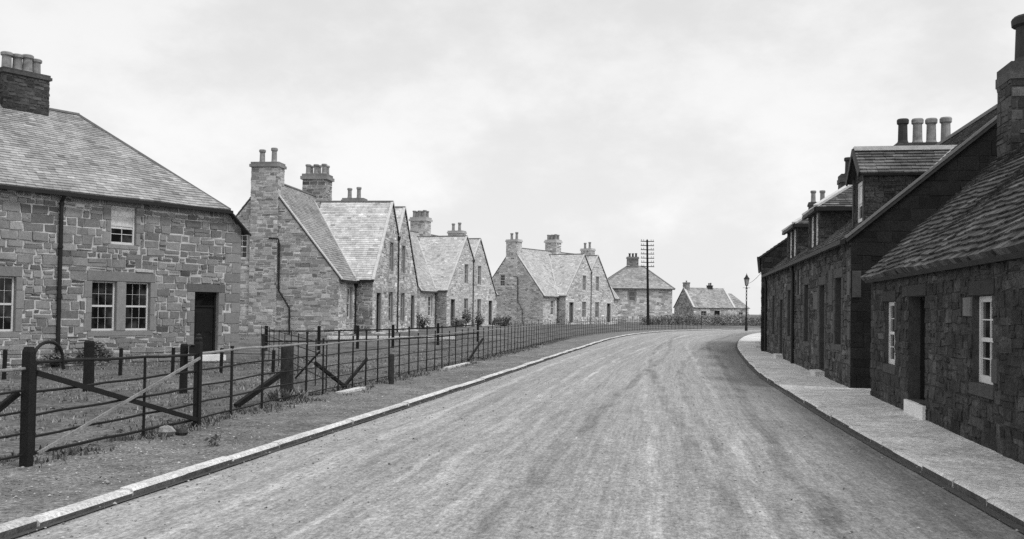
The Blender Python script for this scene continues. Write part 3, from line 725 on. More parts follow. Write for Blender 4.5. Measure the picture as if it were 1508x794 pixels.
    plane_roof(b, [W(-0.04, qe + ov, He - ov * sl), W(L_ + 0.04, qe + ov, He - ov * sl), W(L_ + 0.04, qr, Hr), W(-0.04, qr, Hr)], 0, 'slate_shade' + sfx, seed=seed + 8, **rk)
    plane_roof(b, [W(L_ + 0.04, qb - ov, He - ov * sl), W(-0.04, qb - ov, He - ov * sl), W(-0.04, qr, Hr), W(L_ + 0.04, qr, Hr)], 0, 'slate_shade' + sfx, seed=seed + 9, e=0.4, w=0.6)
    cs = (Hg - He) / wg; qo = qf + 0.08
    def cross(ta, sgn, lim):
        w_ = lim
        # eave at ta + sgn*w_
        p = [W(ta + sgn * w_, qr + 0.8, Hg - cs * w_), W(ta + sgn * w_, qo, Hg - cs * w_), W(ta, qo, Hg), W(ta, qr + 0.8, Hg)]
        if sgn > 0: p = [p[1], p[0], p[3], p[2]]
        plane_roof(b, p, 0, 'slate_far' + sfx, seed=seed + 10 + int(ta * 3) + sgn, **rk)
    cross(t1, -1, wg + 0.12); cross(t1, 1, dt / 2 + 0.05); cross(t1 + dt, -1, dt / 2 + 0.05); cross(t1 + dt, 1, wg + 0.12)
    # ridge tiles, pale verges and valleys
    qi = qr + (Hr - Hg) / sl
    strip(b, [(W(0.4, qr, Hr + 0.04), W(L_ - 0.4, qr, Hr + 0.04), UP)] + [(W(t, qi, Hg + 0.04), W(t, qo, Hg + 0.04), UP) for t in (t1, t1 + dt)], 0.17, 0.07, 'ridge', 'ridge_tiles')
    nm = (dq * sl + UP).normalized(); nn = (-du * cs + UP).normalized(); nf = (du * cs + UP).normalized()
    segs = [(W(0.06, qe + ov, He - ov * sl + 0.05), W(0.06, qr, Hr + 0.05), nm), (W(L_ - .06, qe + ov, He - ov * sl + 0.05), W(L_ - .06, qr, Hr + 0.05), nm)]
    segs += [(W(t1 - wg - 0.1, qo - 0.06, He - cs * 0.1 + 0.05), W(t1, qo - 0.06, Hg + 0.05), nn), (W(t1 + dt + wg + 0.1, qo - 0.06, He - cs * 0.1 + 0.05), W(t1 + dt, qo - 0.06, Hg + 0.05), nf)]
    segs += [(W(t1, qo - 0.06, Hg + 0.05), W(tv, qo - 0.06, Hv + 0.05), nf), (W(t1 + dt, qo - 0.06, Hg + 0.05), W(tv, qo - 0.06, Hv + 0.05), nn)]
    strip(b, segs, 0.16, 0.06, 'lead', 'verge')
    strip(b, [(W(t1 - wg, qe, He + 0.06), W(t1, qi, Hg + 0.06), nm), (W(t1 + dt + wg, qe, He + 0.06), W(t1 + dt, qi, Hg + 0.06), nm)], 0.14, 0.05, 'lead', 'valley')
    # eaves gutters and downpipes
    strip(b, [(W(-0.05, qe + 0.23, He - 0.24), W(a0 - 0.1, qe + 0.23, He - 0.24), UP), (W(a1 + 0.1, qe + 0.23, He - 0.24), W(L_ + .05, qe + 0.23, He - 0.24), UP)], 0.13, 0.13, 'rain_pipe' + sfx, 'gutter')
    strip(b, [(W(a0 - 0.16, qe + 0.3, He - 0.14), W(a0 - 0.16, qo, He - 0.14), UP), (W(a1 + 0.16, qe + 0.3, He - 0.14), W(a1 + 0.16, qo, He - 0.14), UP)], 0.12, 0.13, 'rain_pipe' + sfx, 'gutter')
    for (t, q, ztop) in ((tv, qf + 0.08, Hv - 0.1), (a0 - 0.12, qe + 0.09, He - 0.25), (a1 + 0.12, qe + 0.09, He - 0.25)):
        m_ = MB(); m_.tube([W(t, q, ztop), W(t, q, -0.2)], 0.043, 8); m_.lathe(W(t, q, ztop - 0.25), [(0.06, 0), (0.11, 0.12), (0.11, 0.25)], 8); m_.build('downpipe', 'rain_pipe' + sfx, b)
    m_ = MB(); m_.tube([W(-0.17, -0.4, 5.0), W(-0.15, 0.1, 4.97), W(-0.08, 0.14, 4.7), W(-0.08, 0.16, 2.3), W(-0.08, 0.75, 1.4), W(-0.08, 0.78, -0.2)], 0.045, 8)
    m_.build('drainpipe', 'rain_pipe' + sfx, b)
    # chimneys
    CF = Fr(O, dq, du)
    chimney(b, CF, -1.43, 0.03, -0.12, 0.75, -0.3, 8.72, [(-1.05, 0.38, 1), (-0.4, 0.38, 1.12)], mats=('mortar_far' + sfx, 'stone_far' + sfx, 'chimney_stone' + sfx), ch=(0.13, 0.24), cap=(0.09, 0.26), pot_h=0.72, pot_r=0.17, seed=seed + 20)
    chimney(b, CF, -1.43, 0.03, tv - 0.55, tv + 0.55, 7.0, 9.15, [(-1.2, tv - 0.25, 1), (-0.7, tv - 0.25, 1.0), (-0.2, tv - 0.25, 1.05), (-1.2, tv + 0.25, 1), (-0.7, tv + 0.25, 1.05), (-0.2, tv + 0.25, 1.0)], mats=('mortar_far' + sfx, 'chimney_stone' + sfx, 'chimney_stone' + sfx), cap=(0.12, 0.34), pot_h=0.6, pot_r=0.17, seed=seed + 21)
    chimney(b, CF, -1.43, 0.03, L_ - 0.75, L_ + 0.12, 6.6, 8.72, [(-1.05, L_ - .38, 1), (-0.4, L_ - .38, 1.1)], mats=('mortar_far' + sfx, 'chimney_stone' + sfx, 'chimney_stone' + sfx), cap=(0.09, 0.26), pot_h=0.72, pot_r=0.17, seed=seed + 22)
    return b
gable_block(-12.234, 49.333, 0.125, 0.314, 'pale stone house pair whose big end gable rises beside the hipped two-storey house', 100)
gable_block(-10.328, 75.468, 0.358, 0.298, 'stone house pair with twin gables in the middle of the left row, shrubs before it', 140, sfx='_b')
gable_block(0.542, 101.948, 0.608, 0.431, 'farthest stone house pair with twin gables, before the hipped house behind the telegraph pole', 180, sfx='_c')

# ------------------------------------------------------------------ far hipped house
def hip_house():
    b = thing('hipped_house', 'square far house with a pyramid-like slate roof behind the telegraph pole', 'house', (16.8, 129, 0.3))
    z0, He, Hr = -0.4, 5.1, 8.25
    x0, x1, y0, y1 = 11.9, 21.75, 129, 138.5
    F = Fr((x0, y0, 0), (1, 0, 0), (0, -1, 0)); Wd = x1 - x0
    hs = [(4.0, 4.8, 3.3, 4.5)]
    rs = random.Random(5); dg = []
    for h in hs: dg += dressing(h, rs, t=1.2)
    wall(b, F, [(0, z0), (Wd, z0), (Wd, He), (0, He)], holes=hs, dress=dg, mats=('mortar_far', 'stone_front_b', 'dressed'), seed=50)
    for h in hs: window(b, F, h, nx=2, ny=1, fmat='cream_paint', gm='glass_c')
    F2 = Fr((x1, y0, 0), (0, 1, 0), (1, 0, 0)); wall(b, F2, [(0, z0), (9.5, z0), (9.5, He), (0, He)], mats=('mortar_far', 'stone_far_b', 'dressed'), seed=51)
    wall(b, Fr((x0, y0, 0), (0, 1, 0), (-1, 0, 0)), [(0, z0), (9.5, z0), (9.5, He), (0, He)], mats=('mortar_far', 'stone_far_b', 'dressed'), seed=52, stones=False)
    wall(b, Fr((x0, y1, 0), (1, 0, 0), (0, 1, 0)), [(0, z0), (Wd, z0), (Wd, He), (0, He)], mats=('mortar_far', 'stone_far_b', 'dressed'), seed=53, stones=False)
    o = 0.3; ze = He - 0.1; ym = (y0 + y1) / 2; r0, r1 = 16.4 - 0.2, 18.4
    A, B, C, D = V((x0 - o, y0 - o, ze)), V((x1 + o, y0 - o, ze)), V((x1 + o, y1 + o, ze)), V((x0 - o, y1 + o, ze)); P_, Q = V((r0, ym, Hr)), V((r1, ym, Hr))
    rk = dict(e=0.2, w=0.3, tl=(0.75, 1.2), rag=0.006)
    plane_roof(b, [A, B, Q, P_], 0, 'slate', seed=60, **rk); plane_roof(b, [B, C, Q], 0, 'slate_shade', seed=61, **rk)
    plane_roof(b, [C, D, P_, Q], 0, 'slate', seed=62, e=.4, w=.6); plane_roof(b, [D, A, P_], 0, 'slate', seed=63, **rk)
    strip(b, [(B, Q, UP), (A, P_, UP), (P_, Q, UP), (C, Q, UP), (D, P_, UP)], 0.22, 0.12, 'ridge', 'ridge_tiles')
    strip(b, [(A + V((0, -.08, -.06)), B + V((0, -.08, -.06)), UP)], 0.16, 0.16, 'rain_pipe_c', 'gutter')
    strip(b, [(A + V((0.2, .2, .12)), B + V((-.2, .2, .12)), UP)], 0.16, 0.06, 'lead', 'verge')
    chimney(b, Fr((0, 0, 0), (1, 0, 0), (0, 1, 0)), 16.15, 17.7, ym - 0.4, ym + 0.4, 7.6, 9.3, [(16.5, ym, 1), (16.95, ym, 1), (17.4, ym, 1.05)], mats=('chimney_stone', 'chimney_stone', 'chimney_stone'), cap=(0.1, 0.25), pot_h=0.5, pot_r=0.17, pot_mat='clay_dark', seed=64)
hip_house()
def low_cottage():
    b = thing('low_cottage', 'low far cottage with pale slate roof and gable chimney, behind the hedge', 'cottage', (30, 147, 0.3))
    a = R(14); u = V((math.cos(a), math.sin(a), 0)); n = V((math.sin(a), -math.cos(a), 0)); O = V((27.5, 143.7, 0)); L_ = 6.7; D = 7.2; He, Hr = 2.75, 5.7
    F = Fr(O, u, n); ms = ('mortar_far', 'stone_front', 'dressed')
    hs = [(1.2, 2.1, 0.8, 2.1), (3.4, 4.3, 0.1, 2.2)]
    wall(b, F, [(0, -.4), (L_, -.4), (L_, He), (0, He)], holes=hs, mats=ms, seed=70); window(b, F, hs[0]); door(b, F, hs[1], handle=False)
    for (o, nn_, sd_) in ((F.P(0, 0, 0), -u, 71), (F.P(L_, 0, 0), u, 72)):
        wall(b, Fr(o, -n, nn_), [(0, -.4), (D, -.4), (D, He), (D / 2, Hr - .05), (0, He)], mats=('mortar_far', 'stone_far', 'dressed'), seed=sd_, tlo=0.4, thi=1.0)
    wall(b, Fr(F.P(0, 0, -D), u, -n), [(0, -.4), (L_, -.4), (L_, He), (0, He)], mats=ms, seed=73, stones=False)
    s_ = (Hr - He) / (D / 2)
    plane_roof(b, [F.P(-.1, He - .2 * s_, .2), F.P(L_ + .1, He - .2 * s_, .2), F.P(L_ + .1, Hr, -D / 2), F.P(-.1, Hr, -D / 2)], 0, 'slate', seed=74, e=.2, w=.3)
    plane_roof(b, [F.P(L_ + .1, He - .2 * s_, -D - .2), F.P(-.1, He - .2 * s_, -D - .2), F.P(-.1, Hr, -D / 2), F.P(L_ + .1, Hr, -D / 2)], 0, 'slate', seed=75, e=.4, w=.6)
    nv = (n * s_ + UP).normalized()
    strip(b, [(F.P(0, He - .2 * s_ + .06, .2), F.P(0, Hr + .06, -D / 2), nv), (F.P(L_, He - .2 * s_ + .06, .2), F.P(L_, Hr + .06, -D / 2), nv)], 0.28, 0.12, 'lead', 'verge')
    chimney(b, Fr(F.P(0, 0, 0), u, -n), 0.05, 0.75, D / 2 - .5, D / 2 + .5, 5.0, 6.35, [(0.4, D / 2, .8)], cap=(.08, .16), pot_h=.35, seed=76)
    chimney(b, Fr(F.P(0, 0, 0), u, -n), 4.0, 4.7, D / 2 - .3, D / 2 + .4, 5.3, 6.0, [(4.2, D / 2, .9), (4.5, D / 2, 1)], mats=('chimney_dark', 'chimney_dark', 'chimney_dark'), cap=(.08, .12), pot_h=.4, pot_mat='clay_dark', seed=77)
    # lower outbuilding at its right end
    b2 = thing('low_outbuilding', 'lower hip-roofed outbuilding at the right end of the far low cottage', 'outbuilding', (35, 149, 0.3))
    O2 = F.P(L_ + 0.05, 0, -0.5); F2 = Fr(O2, u, n); L2, D2, h2, r2 = 2.6, 5.5, 2.7, 4.9
    wall(b2, F2, [(0, -.4), (L2, -.4), (L2, h2), (0, h2)], mats=ms, seed=80, holes=[(1.0, 1.7, .9, 2.0)]); window(b2, F2, (1.0, 1.7, .9, 2.0))
    wall(b2, Fr(F2.P(L2, 0, 0), -n, u), [(0, -.4), (D2, -.4), (D2, h2), (0, h2)], mats=ms, seed=81)
    wall(b2, Fr(F2.P(0, 0, -D2), u, -n), [(0, -.4), (L2, -.4), (L2, h2), (0, h2)], mats=ms, seed=82, stones=False)
    s2 = (r2 - h2) / (D2 / 2); rl = L2 - 1.5
    e0, e1, e2, e3 = F2.P(0, h2 - .1, .2), F2.P(L2 + .2, h2 - .1, .2), F2.P(L2 + .2, h2 - .1, -D2 - .2), F2.P(0, h2 - .1, -D2 - .2); p0, p1 = F2.P(0, r2, -D2 / 2), F2.P(rl, r2, -D2 / 2)
    plane_roof(b2, [e0, e1, p1, p0], 0, 'slate', seed=83, e=.2, w=.3); plane_roof(b2, [e1, e2, p1], 0, 'slate', seed=84, e=.2, w=.3); plane_roof(b2, [e2, e3, p0, p1], 0, 'slate', seed=85, e=.4, w=.6)
low_cottage()

# ------------------------------------------------------------------ right-hand houses
def tex_dress(h, rs, t=1.0, **k): return dressing(h, rs, t=t, **k)
# R1: near single-storey cottage
aR1 = R(-100.49); uR1 = V((math.cos(aR1), math.sin(aR1), 0)); nR1 = V((uR1.y, -uR1.x, 0))
if nR1.x > 0: nR1 = -nR1
FR1 = Fr((7.289, 19.141, 0), uR1, nR1)
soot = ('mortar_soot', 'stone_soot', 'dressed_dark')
def cottage_r1():
    b = thing('stone_cottage', 'low soot-dark stone cottage at right with a rough slab roof and a whitened doorstep', 'cottage', FR1.P(5, 0, -3))
    rs = random.Random(3); He, D, sl = 2.62, 6.2, 0.94; Hr = He + sl * D / 2; S0, S1 = -0.25, 13.0
    hs = [(1.15, 2.05, 0.85, 2.02), (3.1, 4.25, 0.36, 2.08), (6.75, 7.62, 0.9, 2.03), (9.9, 10.9, 0.36, 2.08)]
    dg = []
    for i, h in enumerate(hs): dg += dressing(h, rs, side=0.0, lint=0.2, sill=0.16 if i in (0, 2) else 0, over=0.1, t=0.75, dlint=.6)
    dg += [((6.38, 6.74, 1.76, 2.02), 2.0), ((7.62, 7.85, 0.95, 1.25), 1.0), ((2.05, 2.25, 1.5, 2.0), 0.8), ((0.6, 1.1, 1.3, 1.42), 1.2)]
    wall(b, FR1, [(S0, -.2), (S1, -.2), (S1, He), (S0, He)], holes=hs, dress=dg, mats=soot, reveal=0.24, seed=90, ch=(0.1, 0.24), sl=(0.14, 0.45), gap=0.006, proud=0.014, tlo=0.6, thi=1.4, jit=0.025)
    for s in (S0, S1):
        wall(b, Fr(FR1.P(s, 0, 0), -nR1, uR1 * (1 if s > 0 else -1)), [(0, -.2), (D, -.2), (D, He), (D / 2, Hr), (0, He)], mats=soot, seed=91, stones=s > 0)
    wall(b, Fr(FR1.P(S0, 0, -D), uR1, -nR1), [(0, -.2), (S1 - S0, -.2), (S1 - S0, He), (0, He)], mats=soot, seed=92, stones=False)
    window(b, FR1, hs[0], recess=0.06, nx=2, ny=2, fw=0.075, bar=.02, label='narrow white sash window left of the cottage door')
    window(b, FR1, hs[2], recess=0.08, nx=2, ny=2, fw=0.08, bar=.022, label='white sash window right of the cottage door')
    door(b, FR1, hs[1], recess=0.2, step=(0.1, 0.36), step_out=0.06, label='black cottage door above a whitened doorstep')
    door(b, FR1, hs[3], recess=0.2, step=(0.1, 0.36), step_out=0.06)
    def T(s, d, z): return FR1.P(s, z, -d)
    ov = 0.16
    plane_roof(b, [T(S1 + .1, -ov, He - ov * sl), T(S0 - .03, -ov, He - ov * sl), T(S0 - .03, D / 2, Hr), T(S1 + .1, D / 2, Hr)], 0, 'slate_old', e=0.16, w=0.24, thick=0.02, lift=0.018, seed=93, tl=(0.5, 1.7), rag=0.035, sag=.1, slab=0.08)
    plane_roof(b, [T(S0 - .03, D + ov, He - ov * sl), T(S1 + .1, D + ov, He - ov * sl), T(S1 + .1, D / 2, Hr), T(S0 - .03, D / 2, Hr)], 0, 'slate_old', e=0.4, w=0.6, seed=94)
    strip(b, [(T(S0, D / 2, Hr + .06), T(S1, D / 2, Hr + .06), UP)], 0.25, 0.1, 'ridge', 'ridge_tiles')
    CF = Fr(FR1.P(0, 0, 0), uR1, -nR1)
    dk = ('chimney_dark', 'chimney_dark', 'chimney_dark')
    chimney(b, CF, -0.2, 0.65, 2.36, 4.1, 4.2, 6.32, [(0.2, 2.82, 1.0), (0.2, 3.6, 1.0)], mats=dk, cap=(0.03, 0.34), pot_h=0.98, pot_r=0.31, pot_mat='clay_dark', seed=95)
cottage_r1()
# R2: long one-and-a-half storey house with dormers
aR2 = R(80.005); uR2 = V((math.cos(aR2), math.sin(aR2), 0)); nR2 = V((-uR2.y, uR2.x, 0))
FR2 = Fr((7.564, 21.215, 0), uR2, nR2)
def house_r2():
    b = thing('dormered_house', 'long soot-dark stone house with dormer windows and four chimney pots in a row', 'house', FR2.P(10, 0, -4))
    rs = random.Random(6); He, D, sl = 3.55, 8.2, 0.84; Hr = He + sl * D / 2; L_ = 20.5
    hs = [(1.15, 2.1, 1.05, 2.65), (3.75, 4.7, 0.3, 2.55), (6.95, 7.9, 0.95, 2.65), (8.95, 9.65, 2.4, 3.2), (11.5, 12.4, 1.0, 2.6), (14.0, 15.0, 0.25, 2.3), (17.0, 17.9, 0.95, 2.5)]
    dg = []
    for i, h in enumerate(hs): dg += dressing(h, rs, side=0.2, lint=0.24, sill=0.15 if i not in (1, 5) else 0, t=1.0)
    dg += [((5.0, 5.9, 1.9, 2.4), 1.5), ((4.95, 5.75, 1.2, 1.6), 1.3), ((2.5, 3.1, 2.0, 2.9), 1.1), ((0.02, 0.4, 2.2, 2.75), 1.5), ((0.02, 0.3, 1.2, 1.6), 1.3)]
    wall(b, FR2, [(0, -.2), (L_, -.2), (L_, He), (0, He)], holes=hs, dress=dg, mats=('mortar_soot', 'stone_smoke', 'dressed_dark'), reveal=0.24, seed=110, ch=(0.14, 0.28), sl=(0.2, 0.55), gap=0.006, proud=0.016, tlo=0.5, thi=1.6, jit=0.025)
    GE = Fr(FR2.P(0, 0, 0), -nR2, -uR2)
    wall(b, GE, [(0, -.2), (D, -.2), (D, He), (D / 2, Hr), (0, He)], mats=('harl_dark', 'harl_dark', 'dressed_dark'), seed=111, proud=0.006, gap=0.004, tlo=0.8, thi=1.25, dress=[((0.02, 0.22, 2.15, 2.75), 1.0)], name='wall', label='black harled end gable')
    wall(b, Fr(FR2.P(L_, 0, 0), -nR2, uR2), [(0, -.2), (D, -.2), (D, He), (D / 2, Hr), (0, He)], mats=soot, seed=112, stones=False)
    wall(b, Fr(FR2.P(0, 0, -D), uR2, -nR2), [(0, -.2), (L_, -.2), (L_, He), (0, He)], mats=soot, seed=113, stones=False)
    for i, h in enumerate(hs):
        if i in (1, 5): door(b, FR2, h, recess=0.2, fan=0.3, step=(-.1, .28), step_out=0.25, step_mat='kerb')
        elif i == 3: window(b, FR2, h, recess=0.05, nx=2, ny=1, fw=0.09, label='small pale window tight below the eave')
        else: window(b, FR2, h, recess=0.16, nx=2, ny=1, fmat='cream_paint' if i > 3 else 'dark_paint')
    def T(s, d, z): return FR2.P(s, z, -d)
    ov = 0.14
    plane_roof(b, [T(L_, -ov, He - ov * sl), T(-0.08, -ov, He - ov * sl), T(-0.08, D / 2, Hr), T(L_, D / 2, Hr)], 0, 'slate_old', e=0.19, w=0.3, thick=0.02, lift=0.016, seed=114, tl=(0.9, 2.0), rag=0.015)
    plane_roof(b, [T(-0.08, D + ov, He - ov * sl), T(L_, D + ov, He - ov * sl), T(L_, D / 2, Hr), T(-0.08, D / 2, Hr)], 0, 'slate_old', e=0.4, w=0.6, seed=115)
    strip(b, [(T(-.05, D / 2, Hr + .05), T(L_, D / 2, Hr + .05), UP)], 0.22, 0.09, 'ridge', 'ridge_tiles')
    strip(b, [(T(-.1, -ov - .06, He - ov * sl - .04), T(L_, -ov - .06, He - ov * sl - .04), UP)], 0.11, 0.1, 'pipe', 'gutter')
    nv = (nR2 * sl + UP).normalized()
    strip(b, [(T(-.04, -ov, He - ov * sl + .05), T(-.04, D / 2, Hr + .05), nv)], 0.12, 0.05, 'ridge', 'verge')
    for s in (20.3, 10.35):
        m_ = MB(); m_.tube([T(s, -.12, He - .2), T(s, -.08, 3.1), T(s, -.08, .1)], 0.05, 8); m_.build('downpipe', 'pipe', b)
    # dormer with a gable front
    def dormer(s0, s1, d0, ze, zr, hip, win, seed, lab):
        sm_ = (s0 + s1) / 2; dep = lambda z: (z - He) / sl
        zb = He + sl * d0
        Fd = Fr(T(s0, d0, 0), uR2, nR2); w_ = s1 - s0
        mbd = MB(); 
        dm = None
        f_out = [(0, zb - .1), (w_, zb - .1), (w_, ze), (0, ze)] if hip else [(0, zb - .1), (w_, zb - .1), (w_, ze), (w_ / 2, zr - .06), (0, ze)]
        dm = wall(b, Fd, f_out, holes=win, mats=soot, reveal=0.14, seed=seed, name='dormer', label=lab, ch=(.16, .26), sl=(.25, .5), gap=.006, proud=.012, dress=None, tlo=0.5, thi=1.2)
        for (s, sg) in ((s0, -1), (s1, 1)):
            Fc = Fr(T(s, d0, 0), -nR2, uR2 * sg)
            dd = dep(ze) - d0
            wall(dm, Fc, [(0, zb - .1), (dd + .1, ze - .02), (dd + .1, ze), (0, ze)], mats=soot, seed=seed + 1, name='cheek', ch=(.09, .14), sl=(.2, .35), gap=.004, proud=.01, tlo=.9, thi=1.5)
        for h in win: window(dm, Fd, h, recess=0.05, nx=2 if hip else 2, ny=1, fw=0.09, curtain=0.92 if hip else 0.6)
        o = 0.14; cs = (zr - ze) / (w_ / 2)
        front_d = d0 - o
        k = dict(e=.16, w=.26, thick=.018, lift=.016, tl=(1.1, 2.3), rag=.012)
        if not hip:
            for sg in (-1, 1):
                se = s0 - o if sg < 0 else s1 + o; zz = ze - o * cs
                p = [T(se, dep(zz) + .02, zz), T(se, front_d, zz), T(sm_, front_d, zr), T(sm_, dep(zr) + .02, zr)]
                if sg > 0: p = [p[1], p[0], p[3], p[2]]
                plane_roof(dm, p, 0, 'slate_old', seed=seed + 3 + sg, name='dormer_roof', **k)
            strip(dm, [(T(sm_, front_d, zr + .05), T(sm_, dep(zr) + .1, zr + .05), UP)], .2, .1, 'lead', 'ridge_tiles')
            strip(dm, [(T(s0 - o, front_d - .02, ze - o * cs - .03), T(sm_, front_d - .02, zr), nR2), (T(s1 + o, front_d - .02, ze - o * cs - .03), T(sm_, front_d - .02, zr), nR2)], .14, .04, 'pipe', 'bargeboard')
            strip(dm, [(T(s0 - o, dep(ze - o * cs), ze - o * cs + .02), T(sm_, dep(zr), zr + .04), nv)], .14, .04, 'lead', 'valley')
            strip(dm, [(Fd.P(0.06, zb, .03), Fd.P(0.06, ze - .05, .03), nR2), (Fd.P(w_ - .06, zb, .03), Fd.P(w_ - .06, ze - .05, .03), nR2)], .1, .03, 'dressed_dark', 'corner_post')
        else:
            hp = front_d + 1.25; zz = ze - .06
            q0, q1 = T(s0 - o, front_d, zz), T(s1 + o, front_d, zz); b0, b1 = T(s0 - o, dep(zz) + .02, zz), T(s1 + o, dep(zz) + .02, zz); a0, a1 = T(sm_, hp, zr), T(sm_, max(dep(zr), hp) + .02, zr)
            plane_roof(dm, [q1, q0, a0], 0, 'slate_old', seed=seed + 3, name='dormer_roof', **k)
            plane_roof(dm, [q0, b0, a1, a0], 0, 'slate_old', seed=seed + 4, name='dormer_roof', **k)
            plane_roof(dm, [b1, q1, a0, a1], 0, 'slate_old', seed=seed + 5, name='dormer_roof', **k)
            strip(dm, [(q0 + UP * .05, a0 + UP * .05, UP), (q1 + UP * .05, a0 + UP * .05, UP), (a0 + UP * .05, a1 + UP * .05, UP)], .16, .07, 'lead', 'ridge_tiles')
            strip(dm, [(q0 - UP * .05, q1 - UP * .05, UP), (q0 - UP * .05, b0 - UP * .05, UP)], .1, .1, 'pipe', 'gutter')
            if seed == 130:
                m_ = MB(); m_.tube([a0, a0 + UP * .42], .018, 6); m_.bar(a0 + UP * .33 - uR2 * .1 - nR2 * 0, a0 + UP * .33 + uR2 * .1, .02, .02); m_.bar(a0 + UP * .2 - nR2 * .1, a0 + UP * .2 + nR2 * .1, .02, .02); m_.lathe(a0 + UP * .4, [(.0, 0), (.035, .03), (.0, .08)], 8); m_.build('finial', 'iron', dm)
    dormer(0.7, 2.1, 0.42, 5.12, 5.66, False, [(0.22, 1.18, 3.95, 4.95)], 120, 'gabled dormer with a pale ridge, nearest the black gable')
    dormer(7.0, 9.5, 0.3, 4.98, 5.75, True, [(0.35, 1.1, 3.85, 4.85), (1.3, 2.1, 3.85, 4.85)], 130, 'hipped dormer with a pale blind in its window')
    dormer(12.4, 15.6, 0.3, 4.98, 5.75, True, [(0.5, 1.4, 3.85, 4.85), (1.7, 2.6, 3.85, 4.85)], 135, 'farthest hipped dormer of the dark house')
    CF = Fr(FR2.P(0, 0, 0), uR2, -nR2); dk = ('chimney_dark', 'chimney_dark', 'chimney_dark'); rd = D / 2
    st = chimney(b, CF, 10.6, 11.4, rd - 0.85, rd + 0.9, 6.0, 7.2, [(11, rd - 0.62, 1.0), (11, rd - 0.16, 1.0), (11, rd + 0.27, 1.0), (11, rd + 0.72, 1.03)], mats=dk, cap=(.1, .24), pot_h=0.86, pot_r=0.185, seed=140, label='stack carrying four tall clay pots')
    list(st.children)[0].data.materials[0] = M['clay_dark']
    chimney(b, CF, 19.4, 20.3, 2.9, 3.7, 5.6, 7.35, [(19.85, 3.25, 1.0)], mats=dk, cap=(.05, .35), pot_h=0.75, pot_r=0.19, pot_mat='clay_dark', seed=141)
house_r2()
aR3 = math.atan2(0.967, 0.255); uR3 = V((math.cos(aR3), math.sin(aR3), 0)); nR3 = V((-uR3.y, uR3.x, 0)); FR3 = Fr((10.98, 41.75, 0), uR3, nR3)
def house_r3():
    b = thing('dark_end_house', 'farthest dark house on the right, its gable just showing past the dormers', 'house', FR3.P(7, 0, -4))
    He, D, sl, L_ = 4.35, 8.0, 0.72, 15.0; Hr = He + sl * D / 2; rs = random.Random(8)
    hs = [(1.3, 2.2, 1.0, 2.6), (4.0, 5.0, .25, 2.4), (7.0, 7.9, 1.0, 2.6), (10.5, 11.5, .25, 2.4)]
    dg = []
    for i, h in enumerate(hs): dg += dressing(h, rs, side=.18, lint=.22, sill=0 if i in (1, 3) else .14, t=1.2)
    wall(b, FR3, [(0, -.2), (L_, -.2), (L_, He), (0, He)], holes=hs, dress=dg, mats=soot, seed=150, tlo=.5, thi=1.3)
    for i, h in enumerate(hs):
        if i in (1, 3): door(b, FR3, h, step=(-.1, .25), step_out=.35, step_mat='kerb', handle=False)
        else: window(b, FR3, h, nx=2, ny=1, fmat='cream_paint')
    for (s, sg, q) in ((0, -1, True), (L_, 1, False)):
        wall(b, Fr(FR3.P(s, 0, 0), -nR3, uR3 * sg), [(0, -.2), (D, -.2), (D, He), (D / 2, Hr), (0, He)], mats=soot, seed=151 + s, stones=q, tlo=.4, thi=1.0)
    wall(b, Fr(FR3.P(0, 0, -D), uR3, -nR3), [(0, -.2), (L_, -.2), (L_, He), (0, He)], mats=soot, seed=153, stones=False)
    def T(s, d, z): return FR3.P(s, z, -d)
    ov = .12
    plane_roof(b, [T(L_ + .05, -ov, He - ov * sl), T(-.05, -ov, He - ov * sl), T(-.05, D / 2, Hr), T(L_ + .05, D / 2, Hr)], 0, 'slate_old', e=.2, w=.3, seed=154)
    plane_roof(b, [T(-.05, D + ov, He - ov * sl), T(L_ + .05, D + ov, He - ov * sl), T(L_ + .05, D / 2, Hr), T(-.05, D / 2, Hr)], 0, 'slate_old', e=.4, w=.6, seed=155)
    strip(b, [(T(0, D / 2, Hr + .05), T(L_, D / 2, Hr + .05), UP)], .22, .09, 'ridge', 'ridge_tiles')
    strip(b, [(T(-.05, -ov - .05, He - ov * sl - .04), T(L_, -ov - .05, He - ov * sl - .04), UP)], .11, .1, 'pipe', 'gutter')
    CF = Fr(FR3.P(0, 0, 0), uR3, -nR3)
    chimney(b, CF, 13.6, 14.3, 2.55, 3.6, 6.0, 8.0, [(13.95, 2.8, 1), (13.95, 3.3, 1)], mats=('chimney_dark',) * 3, cap=(.06, .2), pot_h=.7, pot_r=.16, seed=156)
house_r3()

